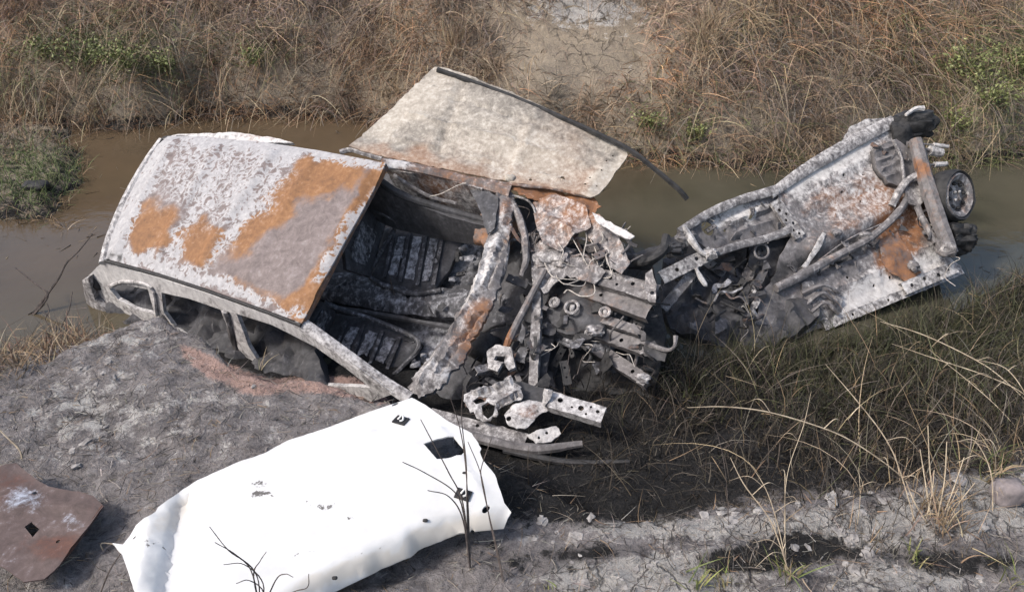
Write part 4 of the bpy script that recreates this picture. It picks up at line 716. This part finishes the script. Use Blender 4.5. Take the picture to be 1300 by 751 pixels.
def palette(n, pal, w=None, var=.25):
    pal = np.array(pal); i = rng.choice(len(pal), n, p=w); return pal[i] * (1 + rng.uniform(-var, var, (n, 1))) * (1 + rng.uniform(-.06, .06, (n, 3)))
TAN, BRN, GRY, DRK, GRN, STR, MAU = (.33, .235, .145), (.22, .15, .095), (.19, .165, .14), (.06, .05, .04), (.10, .125, .045), (.42, .335, .225), (.20, .15, .125)
def zone(q, blobs):
    r = np.zeros(len(q))
    for X0, Y0, rx, ry, s in blobs: r += s * np.exp(-(((q[:, 0] - X0) / rx) ** 2 + ((q[:, 1] - Y0) / ry) ** 2))
    return np.clip(r, 0, 1)
def clumped(n, per, x0, x1, y0, y1, sp):
    m = n // per; cx, cy = rng.uniform(x0, x1, m), rng.uniform(y0, y1, m); k = np.repeat(np.arange(m), per)
    return cx[k] + rng.normal(0, sp, m * per), cy[k] + rng.normal(0, sp, m * per), k, m
GRNZ = [(150, 65, 110, 42, 1.2), (330, 68, 50, 24, .8), (1265, 120, 80, 120, 1.3), (1140, 60, 60, 60, .35), (860, 165, 60, 40, .55), (1000, 170, 120, 50, .3), (960, 40, 100, 30, .25), (1200, 170, 80, 40, .5), (40, 100, 50, 50, .4)]
# far bank
x, y, kk, m = clumped(100000, 14, -8., 8., 8.3, 13.0, .10)
yf = np.interp(x, fkx, fky); P = gpos(x, y); q = proj(P)
bare = zone(q, [(745, 45, 105, 75, 1.3), (1250, 5, 50, 22, .8), (700, 100, 60, 40, .4)])
keep = (y > yf - .12) & (P[:, 2] > WZ - .1) & (rng.uniform(0, 1, len(x)) > bare * .97) & (q[:, 1] > -60)
P, q, kk, y, yf = P[keep], q[keep], kk[keep], y[keep], yf[keep]; n = len(P)
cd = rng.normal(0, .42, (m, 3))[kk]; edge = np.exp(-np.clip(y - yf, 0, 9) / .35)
d = np.array([0, -.5, .5]) + cd * [1, .6, .8] + rng.normal(0, .28, (n, 3)); d[:, 2] = np.abs(d[:, 2]) * .7 + .1
pat = fbm2(P[:, 0], P[:, 1], 1.1, 3, 21.); pc = palette(n, [TAN, BRN, GRY, MAU, STR, DRK], [.24, .24, .2, .17, .07, .08])
warm = np.clip(.55 + 1.6 * pat + .35 * zone(q, [(40, 60, 120, 120, 1.4), (260, 20, 200, 50, .8), (540, 30, 120, 60, .5), (950, 60, 160, 80, .6)]), 0, 1)[:, None]
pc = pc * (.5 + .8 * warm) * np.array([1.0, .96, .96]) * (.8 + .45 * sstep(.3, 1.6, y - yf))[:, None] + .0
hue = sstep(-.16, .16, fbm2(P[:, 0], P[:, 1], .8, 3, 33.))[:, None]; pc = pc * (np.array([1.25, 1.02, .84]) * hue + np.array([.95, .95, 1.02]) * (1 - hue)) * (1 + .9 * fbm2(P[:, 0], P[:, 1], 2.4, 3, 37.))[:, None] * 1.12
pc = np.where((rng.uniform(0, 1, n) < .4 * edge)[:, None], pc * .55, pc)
gz = zone(q, GRNZ); isg = rng.uniform(0, 1, n) < gz * .75; pc[isg] = palette(isg.sum(), [(.13, .16, .055), (.17, .185, .08), (.085, .11, .04)])
ln = rng.uniform(.16, .55, n) * (1 - .3 * edge); wd = rng.uniform(.004, .010, n)
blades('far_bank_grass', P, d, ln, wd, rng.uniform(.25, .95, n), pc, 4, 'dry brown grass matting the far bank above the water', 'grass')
# loose arching straw over it
x, y, kk, m = clumped(13000, 9, -8., 8., 8.6, 12.4, .16); P = gpos(x, y); q = proj(P)
keep = (y > np.interp(x, fkx, fky)) & (rng.uniform(0, 1, len(x)) > zone(q, [(745, 60, 115, 85, 1.2)])); P = P[keep]; kk = kk[keep]; n = len(P)
d = np.array([0, -.5, .8]) + rng.normal(0, .4, (m, 3))[kk] + rng.normal(0, .2, (n, 3))
blades('far_bank_straw', P, d, rng.uniform(.4, 1.0, n), rng.uniform(.005, .010, n), rng.uniform(.6, 1.2, n), palette(n, [STR, TAN, GRY, MAU], [.35, .3, .2, .15]), 6, 'pale arching straw strands over the far bank grass', 'straw')
# drooping tussocks that break the bank into clumps
m = 300; cx, cy = rng.uniform(-7.6, 7.6, m), rng.uniform(8.4, 12.4, m); q = proj(gpos(cx, cy)); ok = (cy > np.interp(cx, fkx, fky) + .1) & (rng.uniform(0, 1, m) > zone(q, [(745, 55, 120, 90, 1.3)])); cx, cy, q = cx[ok], cy[ok], q[ok]; m = len(cx)
pal = palette(m, [TAN, BRN, GRY, MAU, (.33, .24, .16)], None, .3); gz = zone(q, GRNZ); isg = rng.uniform(0, 1, m) < gz * .5; pal[isg] = palette(isg.sum(), [GRN, (.12, .12, .055)])
kk = np.repeat(np.arange(m), 110); n = len(kk); an = rng.uniform(0, 2 * math.pi, n); rr = np.abs(rng.normal(0, .10, n)); x = cx[kk] + rr * np.cos(an); y = cy[kk] + rr * np.sin(an)
P = gpos(x, y); P[:, 2] += .05; d = np.stack([np.cos(an) * .7, np.sin(an) * .5 - .45, np.full(n, .85)], 1) + rng.normal(0, .15, (n, 3))
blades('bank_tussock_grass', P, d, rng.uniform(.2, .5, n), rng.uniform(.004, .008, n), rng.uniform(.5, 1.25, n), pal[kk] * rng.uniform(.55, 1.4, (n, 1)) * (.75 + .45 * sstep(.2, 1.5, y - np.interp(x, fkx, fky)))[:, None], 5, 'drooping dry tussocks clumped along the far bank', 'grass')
# spit on the left
x = rng.uniform(-6.5, -3.6, 9000); y = rng.uniform(6.8, 9.4, 9000); P = gpos(x, y); q = proj(P); keep = P[:, 2] > WZ - .06; P, q = P[keep], q[keep]; n = len(P)
gz = zone(q, [(50, 225, 60, 36, 1.1), (20, 250, 50, 30, .6)]); isg = rng.uniform(0, 1, n) < gz; pc = palette(n, [TAN, BRN, GRY, STR], [.35, .3, .25, .1]); pc[isg] = palette(isg.sum(), [(.13, .17, .06), (.16, .20, .08), (.09, .12, .045)])
blades('spit_grass', P, np.array([0, -.1, .8]) + rng.normal(0, .4, (n, 3)), rng.uniform(.10, .30, n), rng.uniform(.004, .009, n), rng.uniform(.1, .7, n), pc, 4, 'green and straw-coloured grass on the low spit at the left', 'grass')
# right near bank: scorched grass between the char and the water
x, y, kk, m = clumped(52000, 16, -.2, 5.4, 2.9, 6.4, .06); P = gpos(x, y); q = proj(P)
ye = np.interp(x, ekx, eky); dens = zone(q, [(940, 462, 140, 50, 1.2), (1130, 450, 160, 70, 1.3), (1280, 430, 90, 90, 1.), (860, 520, 70, 40, .35), (1000, 560, 150, 45, .34), (800, 600, 90, 40, .12), (1160, 560, 140, 50, .6), (1290, 540, 60, 60, .6), (1240, 385, 70, 25, .7), (760, 470, 60, 60, .25)])
keep = (rng.uniform(0, 1, len(x)) < dens * (1 - zone(q, [(1010, 420, 110, 22, 1.), (1130, 395, 110, 24, .9)]))) & (P[:, 2] > WZ - .22) & (y > ye - .05); P, q, kk = P[keep], q[keep], kk[keep]; n = len(P)
d = np.array([.0, -.05, 1.0]) + rng.normal(0, .3, (m, 3))[kk] + rng.normal(0, .25, (n, 3)); d[:, 2] = np.abs(d[:, 2]) + .1
gz = zone(q, [(950, 455, 150, 55, .85), (1180, 420, 180, 60, .95), (1260, 460, 90, 70, .7), (1050, 520, 150, 50, .35)]); pc = palette(n, [DRK, (.025, .024, .022), GRY, (.13, .11, .08), TAN], [.36, .36, .14, .09, .05]); isg = rng.uniform(0, 1, n) < gz * .7; pc[isg] = palette(isg.sum(), [(.045, .06, .022), (.07, .082, .032), (.10, .105, .05), (.03, .036, .018)])
pc = pc * .6
blades('scorched_bank_grass', P, d, rng.uniform(.10, .42, n), rng.uniform(.003, .008, n), rng.uniform(.1, .6, n), pc, 4, 'scorched dark grass on the near bank by the overturned wreck', 'grass')
n = 900; x = rng.uniform(.5, 5.0, n); y = rng.uniform(3.0, 5.8, n); P = gpos(x, y); q = proj(P); keep = (rng.uniform(0, 1, n) < zone(q, [(1150, 470, 200, 80, 1.), (1260, 560, 90, 70, 1.), (960, 480, 120, 50, .5), (1080, 600, 140, 40, .6)])) & (P[:, 2] > WZ - .05); P = P[keep]; n = len(P)
blades('tall_dry_stems', P, np.array([-.1, 0, 1.]) + rng.normal(0, .35, (n, 3)), rng.uniform(.3, .75, n), rng.uniform(.003, .006, n), rng.uniform(.1, .8, n), palette(n, [STR, TAN, GRY, (.12, .13, .06)], [.3, .25, .25, .2]), 7, 'tall dry stems tangled through the scorched grass at right', 'grass')
# left edge dry grass at the water
x, y, kk, m = clumped(2600, 12, -4.2, -2.85, 3.9, 5.3, .05); P = gpos(x, y); keep = (P[:, 2] > WZ - .05); P = P[keep]; kk = kk[keep]; n = len(P)
blades('water_edge_grass', P, np.array([0, 0, .8]) + rng.normal(0, .35, (m, 3))[kk] + rng.normal(0, .25, (n, 3)), rng.uniform(.12, .4, n), rng.uniform(.003, .007, n), rng.uniform(.1, .8, n), palette(n, [BRN, TAN, (.22, .12, .08), GRY, STR]), 5, 'reddish dry grass at the left water edge', 'grass')
# straw and char litter on the near ground
n = 20000; x = rng.uniform(-3.6, 3.6, n); y = rng.uniform(1.7, 4.9, n); ye = np.interp(x, ekx, eky); keep = (y < ye + .25) | ((x > -.4) & (y < ye + 1.3)); x, y = x[keep], y[keep]; P = gpos(x, y, -.006); n = len(P); q = proj(P)
an = rng.uniform(0, 2 * math.pi, n); d = np.stack([np.cos(an), np.sin(an), rng.uniform(-.03, .25, n)], 1)
lc = palette(n, [GRY, (.26, .235, .21), (.025, .023, .022), BRN, (.36, .33, .30)], [.3, .18, .32, .12, .08]); lc[(P[:, 1] > np.interp(P[:, 0], ekx, eky) + .1) & (P[:, 0] > -.4)] *= .28
blades('straw_litter', P, d, rng.uniform(.02, .12, n), rng.uniform(.002, .0045, n), rng.uniform(.0, .25, n), lc, 3, 'scattered charred straw and stem litter on the ashy ground', 'litter', curl=.35)
# standing burnt stubble in the right foreground
x, y, kk, m = clumped(2600, 7, .2, 2.9, 2.2, 3.25, .035); P = gpos(x, y); n = len(P); q = proj(P); keep = rng.uniform(0, 1, n) < zone(q, [(1000, 690, 130, 60, .9), (1180, 660, 130, 60, .9), (900, 740, 100, 40, .5), (1080, 600, 120, 40, .7)]); P, kk = P[keep], kk[keep]; n = len(P)
blades('burnt_stubble', P, np.array([0, 0, .9]) + rng.normal(0, .25, (m, 3))[kk] + rng.normal(0, .2, (n, 3)), rng.uniform(.03, .17, n), rng.uniform(.003, .006, n), rng.uniform(0, .4, n), palette(n, [DRK, (.025, .023, .022), GRY, TAN], [.3, .4, .2, .1]), 3, 'short burnt grass stubble in the right foreground', 'stubble')

def along(pts, lean=0.):     # a stem in space: rooted where its lowest point meets the ground, the rest at about the root's distance
    r = G(*pts[-1]); dz = (r - CAM) @ FW; out = []
    for i, q in enumerate(pts[:-1]):
        dd = ray(*q); k = (dz + lean * (1 - i / max(1, len(pts) - 1))) / (dd @ FW); out.append(CAM + dd * k)
    return out + [r - np.array([0, 0, .02])]
k = NT('dry_stalk', .7, .3); k.col(k.ramp(k.noise(14, 5), ((.3, (.22, .17, .12)), (.7, (.50, .42, .31))))); M_stalk = k.m
k = NT('green_stalk', .6, .3); k.col(k.ramp(k.noise(9, 4), ((.3, (.09, .11, .04)), (.7, (.22, .22, .10))))); M_gstalk = k.m
def stalk(pts, r, label, mat, name='dry_stalk', group=None, lean=0.):
    r *= .5; P = along(pts, lean); g = [tube(P, [r * .4] + [r] * (len(P) - 1), 5, 9, .15, cf=25)]; Q = smoothpath(P, 9)
    for f_ in (.35, .55, .8):
        p = Q[int(len(Q) * f_)]; a = rng.uniform(0, 6.28); L_ = rng.uniform(.08, .2); dv = np.array([math.cos(a), math.sin(a) * .5, .5]); g.append(tube([p, p + dv * L_ * .5, p + dv * L_ + [0, 0, -L_ * .55]], [r * .9, r * 1.1, r * .3], 4, 5, flat=.25))
    o = addg(name, g, mat, None, origin=P[-1]); tag(o, label, 'grass stalk', group); return o
stalk([(872, 517), (920, 516), (972, 522), (1030, 538), (1075, 556), (1120, 585), (1160, 612)], .006, 'long pale stalk arching left over the black pit', M_stalk, lean=-.15)
stalk([(1048, 462), (1085, 505), (1120, 550), (1140, 590), (1166, 668)], .005, 'straight pinkish stalk leaning up left across the arching one', M_stalk)
stalk([(1118, 408), (1170, 424), (1230, 452), (1270, 478), (1330, 530)], .006, 'upper long pale stalk sweeping in from the right edge', M_stalk, lean=.4)
stalk([(1132, 436), (1190, 456), (1250, 476), (1300, 500), (1350, 545)], .005, 'lower pale stalk sweeping in from the right edge', M_stalk, lean=.4)
stalk([(1180, 444), (1230, 484), (1270, 520), (1310, 560)], .004, 'thin tan stalk slanting down to the right edge', M_stalk, lean=.2)
stalk([(1240, 456), (1280, 470), (1310, 520), (1315, 580)], .005, 'stout bent stalk at the far right edge', M_stalk, lean=.1)
stalk([(927, 580), (945, 615), (975, 655), (990, 690), (1005, 732)], .005, 'pale stalk leaning left above the green tuft in front', M_stalk)
stalk([(950, 585), (972, 620), (988, 668), (1003, 733)], .004, 'second pale stalk leaning left above the green tuft', M_stalk)
stalk([(1030, 496), (1020, 540), (1000, 600), (996, 660), (1000, 730)], .003, 'thin upright stem rising from the tuft into the pit', M_stalk)
stalk([(996, 600), (997, 650), (998, 728)], .004, 'short upright straw in the front green tuft', M_stalk)
stalk([(1214, 560), (1238, 560), (1258, 600), (1262, 652)], .005, 'bent straw standing by the pale crust on the right', M_stalk)
stalk([(906, 535), (916, 570), (922, 610), (926, 668)], .003, 'thin dark stem at the rim of the black pit', M_twig)
stalk([(1090, 592), (1092, 630), (1089, 668)], .0035, 'upright straw at the middle of the pale rim', M_stalk)
def tuft(name, px, py, n, hgt, cols, label, spread=.05, wd=.008):
    r = G(px, py); P = r + np.stack([rng.normal(0, spread, n), rng.normal(0, spread, n), np.full(n, -.01)], 1); P[:, 2] = ground_z(P[:, 0], P[:, 1]) - .01
    t = blades(name, P, np.array([0, 0, 1.]) + rng.normal(0, .35, (n, 3)), rng.uniform(.5, 1, n) * hgt, rng.uniform(.6, 1.2, n) * wd, rng.uniform(.05, .5, n), palette(n, cols), 6, label, 'grass tuft', None)
    return t
GC = [(.16, .20, .06), (.22, .24, .08), (.30, .28, .13), (.12, .15, .05)]
tuft('grass_tuft', 1000, 732, 26, .20, GC + [STR], 'green and straw tuft in the foreground below the pale stalks', .03)
tuft('grass_tuft', 884, 742, 22, .15, GC, 'small yellow-green tuft at the bottom edge, centre right', .03)
tuft('grass_tuft', 1163, 712, 16, .16, GC, 'small fresh green tuft beside the blackened patch at right', .025)
tuft('grass_tuft', 1290, 742, 20, .26, GC, 'green tuft at the bottom right corner', .03)
tuft('grass_tuft', 697, 748, 7, .10, GC, 'thin green tuft just right of the white lining', .015)
tuft('grass_tuft', 918, 738, 16, .13, GC + [TAN], 'sparse tuft standing right of the yellow-green one', .03)
tuft('grass_tuft', 1262, 600, 60, .34, [STR, TAN, GRY, GRN], 'tall dry tuft behind the stone at the right edge', .07)
tt_ = thing('grass_tuft', G(1190, 662), 'dense dry tuft standing on the pale rim at right', 'grass tuft'); n = 120; P = G(1192, 660) + rng.normal(0, .08, (n, 3)); P = gpos(P[:, 0], P[:, 1])
blades('blades', P, np.array([0, 0, 1.]) + rng.normal(0, .35, (n, 3)), rng.uniform(.15, .3, n), rng.uniform(.004, .007, n), rng.uniform(.05, .5, n), palette(n, [STR, TAN, BRN, MAU]), 6, None, None, None, parent=tt_)
for a, b in [((1186, 596), (1176, 660)), ((1168, 570), (1184, 660)), ((1202, 560), (1190, 662)), ((1150, 610), (1182, 665)), ((1224, 580), (1194, 664)), ((1216, 620), (1198, 666)), ((1178, 540), (1192, 660)), ((1238, 612), (1200, 668))]:
    addg('stalk', [tube(along([a, ((a[0] + b[0]) / 2 + rng.uniform(-5, 5), (a[1] + b[1]) / 2), b]), [.002, .004], 5, 6)], M_stalk, tt_)
tuft('grass_tuft', 880, 500, 60, .24, [GRN, DRK, (.07, .08, .035)], 'dark green tuft at the near edge of the black pit', .06)
tuft('grass_tuft', 330, 470, 5, .30, [(.26, .28, .12), STR], 'few pale green blades beside the car window', .004, .007)
tuft('grass_tuft', 245, 578, 10, .14, [GRY, TAN], 'faded sparse tuft on the ash behind the lining', .04, .004)
tuft('grass_tuft', 150, 515, 8, .16, [GRN, GRY], 'tiny grey-green tuft on the ashy mound', .03, .004)
tuft('grass_tuft', 8, 130, 300, .55, [STR, (.40, .30, .19), TAN], 'feathery straw plume hanging at the upper left edge', .15, .007)
tuft('grass_tuft', 120, 150, 260, .42, [STR, TAN, GRY], 'pale flattened straw heap at the far water edge, left', .08, .007)
tuft('grass_tuft', 240, 130, 220, .40, [STR, TAN, (.36, .26, .17)], 'straw heap at the far water edge behind the roof', .08, .007)
tuft('grass_tuft', 580, 60, 240, .55, [STR, (.36, .26, .18), TAN], 'tall pale straw tuft on the bank left of the dirt patch', .08, .007)
tuft('grass_tuft', 900, 60, 320, .6, [STR, (.36, .27, .19), TAN], 'tall tangled straw tuft on the bank right of the dirt patch', .12, .007)

# burnt weed stems in front of the lining
def weed(name, px, py, stems, label, mat, r=.004, lean=0., rise=0.):
    o = thing(name, G(px, py), label, 'dead plant')
    for s_ in stems:
        P = along(s_, lean); P = [p + (FW * 0 - nrm(p - CAM) * rise) for p in P]; addg('stem', [tube(P, np.linspace(r * .45, r, len(P)), 5, 6, .2, cf=30)], mat, o)
    return o
weed('burnt_weed', 597, 722, [[(588, 495), (586, 530), (592, 590), (593, 650), (597, 722)], [(572, 505), (583, 540), (590, 580), (594, 640), (597, 722)], [(534, 532), (552, 566), (570, 600), (588, 640), (597, 722)], [(511, 586), (540, 600), (578, 625), (590, 660), (597, 722)], [(543, 622), (570, 630), (588, 660), (597, 722)]], 'tall burnt weed with bare stems standing against the lining front edge', M_twig, .004, -.25)
weed('burnt_weed', 640, 740, [[(594, 560), (610, 600), (620, 650), (632, 700), (640, 740)], [(624, 556), (612, 590), (611, 606), (620, 650), (640, 740)]], 'forked burnt stem right of the tall weed', M_twig)
weed('bare_branch', 330, 775, [[(266, 668), (290, 698), (318, 722), (330, 775)], [(273, 688), (300, 704), (326, 730), (330, 775)], [(284, 716), (310, 716), (334, 740), (330, 775)], [(338, 700), (330, 712), (322, 730), (330, 775)], [(372, 732), (362, 728), (350, 736), (330, 775)], [(392, 728), (390, 745), (370, 752), (330, 775)], [(300, 740), (316, 736), (334, 750), (330, 775)]], 'bare thorny branch over the front of the white lining', M_twig, .003, -.3, .45)
weed('bare_branch', 122, 760, [[(172, 680), (155, 700), (138, 726), (122, 760)], [(208, 736), (196, 734), (184, 745), (176, 775)]], 'thin dark twigs at the left end of the white lining', M_twig)
weed('dead_branch', 38, 400, [[(117, 297), (100, 318), (84, 334), (75, 352), (55, 380), (38, 400)], [(20, 340), (45, 360), (60, 372), (55, 385), (38, 400)]], 'dark dead branch sticking out of the water at the left', M_twig, .012)
weed('dead_branch', 75, 420, [[(60, 385), (62, 395), (58, 408), (75, 420)], [(92, 370), (88, 392), (80, 410), (75, 420)], [(50, 392), (62, 402), (75, 420)]], 'small dark twigs in the shallow water by the mound', M_twig, .006)
weed('straw_stem', 28, 582, [[(-6, 540), (10, 556), (24, 570), (28, 582)]], 'pale bent straw lying above the rusty plate', M_stalk, .006)
weed('dry_twig', 92, 692, [[(146, 690), (128, 690), (134, 706), (118, 712), (92, 692)]], 'thin pale root between rusty plate and lining', M_stalk, .005)
# leafy weeds on the far bank
k = NT('weed_leaf', .6, .3); at = k.attr('col'); k.col(at); M_leaf = k.m
def leafy(px, py, n, R, label, cols, size=.04):
    c = G(px, py); o = thing('leafy_weed', c, label, 'plant'); S = []; L = []; C = []
    V = []; Fc = []; A = []
    for j in range(7):
        tip = c + np.array([rng.normal(0, R * .6), rng.normal(-R * .3, R * .4), rng.uniform(.5, 1.1) * R]); S.append(tube([c - [0, 0, .02], (c + tip) / 2 + rng.normal(0, .03, 3), tip], [.006, .003], 5, 4))
        for i in range(n // 7):
            t = rng.uniform(.15, 1); p = c + (tip - c) * t + rng.normal(0, R * .16, 3); a = nrm(rng.normal(0, 1, 3) + [0, -.3, .2]); b = nrm(np.cross(a, rng.normal(0, 1, 3) + [0, -.4, .9])); s = size * rng.uniform(.6, 1.3); k0 = len(V)
            nn = np.cross(a, b)
            V += [p, p + a * s * .5 + b * s * .32, p + a * s * 1.1 - nn * s * .15, p + a * s * .5 - b * s * .32, p + a * s * .5 - nn * s * .12]; Fc += [(k0, k0 + 4, k0 + 1), (k0 + 1, k0 + 4, k0 + 2), (k0 + 2, k0 + 4, k0 + 3), (k0 + 3, k0 + 4, k0)]
            A += [np.array(cols[rng.integers(len(cols))]) * rng.uniform(.7, 1.3)] * 5
    addg('stem', S, M_gstalk, o); build('foliage', np.array(V), Fc, M_leaf, o, np.array(A), 'col', False)
LC = [(.13, .15, .05), (.175, .195, .07), (.10, .115, .04), (.23, .24, .11), (.07, .08, .03)]
for (px, py, R, n), lb in zip([(110, 82, .30, 260), (165, 84, .34, 320), (215, 88, .26, 220), (60, 72, .24, 160), (325, 78, .22, 170), (1225, 98, .32, 300), (1250, 130, .28, 220), (1290, 92, .34, 260), (820, 160, .20, 130), (880, 175, .24, 150), (1215, 160, .24, 130)],
    ['leafy green weed in the green patch, second from the left edge', 'largest leafy green weed in the upper left patch', 'leafy weed at the right end of the upper left patch', 'leftmost leafy weed of the upper left patch', 'lone small leafy weed above the car roof', 'pale-leaved weed at the upper right of the bank', 'leafy weed below the pale-leaved one at upper right', 'leafy weed at the right edge of the far bank', 'small leafy weed just behind the tilted panel', 'low leafy weed by the water right of the tilted panel', 'low leafy weed above the wreck wheel']):
    leafy(px, py, int(n * 1.7), R * 1.15, lb, LC, .036)
# clods of ash-crusted soil, stones
for px, py, n in ((760, 655, 14), (860, 662, 14), (980, 642, 14), (1100, 634, 14), (1210, 615, 10), (820, 735, 16), (1080, 690, 12), (1250, 660, 12), (1150, 735, 8), (120, 470, 12), (230, 520, 10), (340, 490, 8), (690, 690, 10), (80, 570, 8)):
    for i in range(n):
        q = G(px + rng.normal(0, 50), py + rng.normal(0, 12))
        if q[2] < TZ - .1: continue
        s = rng.uniform(.005, .02) * (1.7 if rng.uniform() < .15 else 1)
        v, f_, a_ = lump(np.zeros(3), (s * rng.uniform(.8, 2.0), s * rng.uniform(.8, 1.5), s * .5), .8, n=1, cf=9); v = v @ np.array(Matrix.Rotation(rng.uniform(0, 6), 3, 'Z')).T + q
        o = addg('clod', [(v, f_, a_)], M_clod, None, smooth=False); o.parent = ground
st = addg('stone', [lump(G(1276, 634, .05), (.075, .06, .07), .25, n=3, cf=4)], M_stone); tag(st, 'grey-brown rounded stone at the right edge by dry tufts', 'stone')
st = addg('stone', [lump(G(46, 240, .03), (.14, .08, .05), .3, n=3, cf=4)], M_rub); tag(st, 'dark flat stone on the green grass spit', 'stone')

# straw and leaf scraps floating along the shores
n = 1500; x = rng.uniform(-6, 6, n); y = rng.uniform(5, 10.2, n); g_ = ground_z(x, y); near = (g_ < WZ) & ((g_ > WZ - .35) | (rng.uniform(0, 1, n) < .06)); x, y = x[near], y[near]; n = len(x); an = rng.uniform(0, 6.28, n)
blades('floating_litter', np.stack([x, y, np.full(n, WZ + .004)], 1), np.stack([np.cos(an), np.sin(an), np.zeros(n)], 1), rng.uniform(.03, .18, n), rng.uniform(.003, .009, n), np.zeros(n), palette(n, [GRY, BRN, TAN, DRK]), 3, 'straw and leaf scraps floating along the water edges', 'litter', curl=.12)
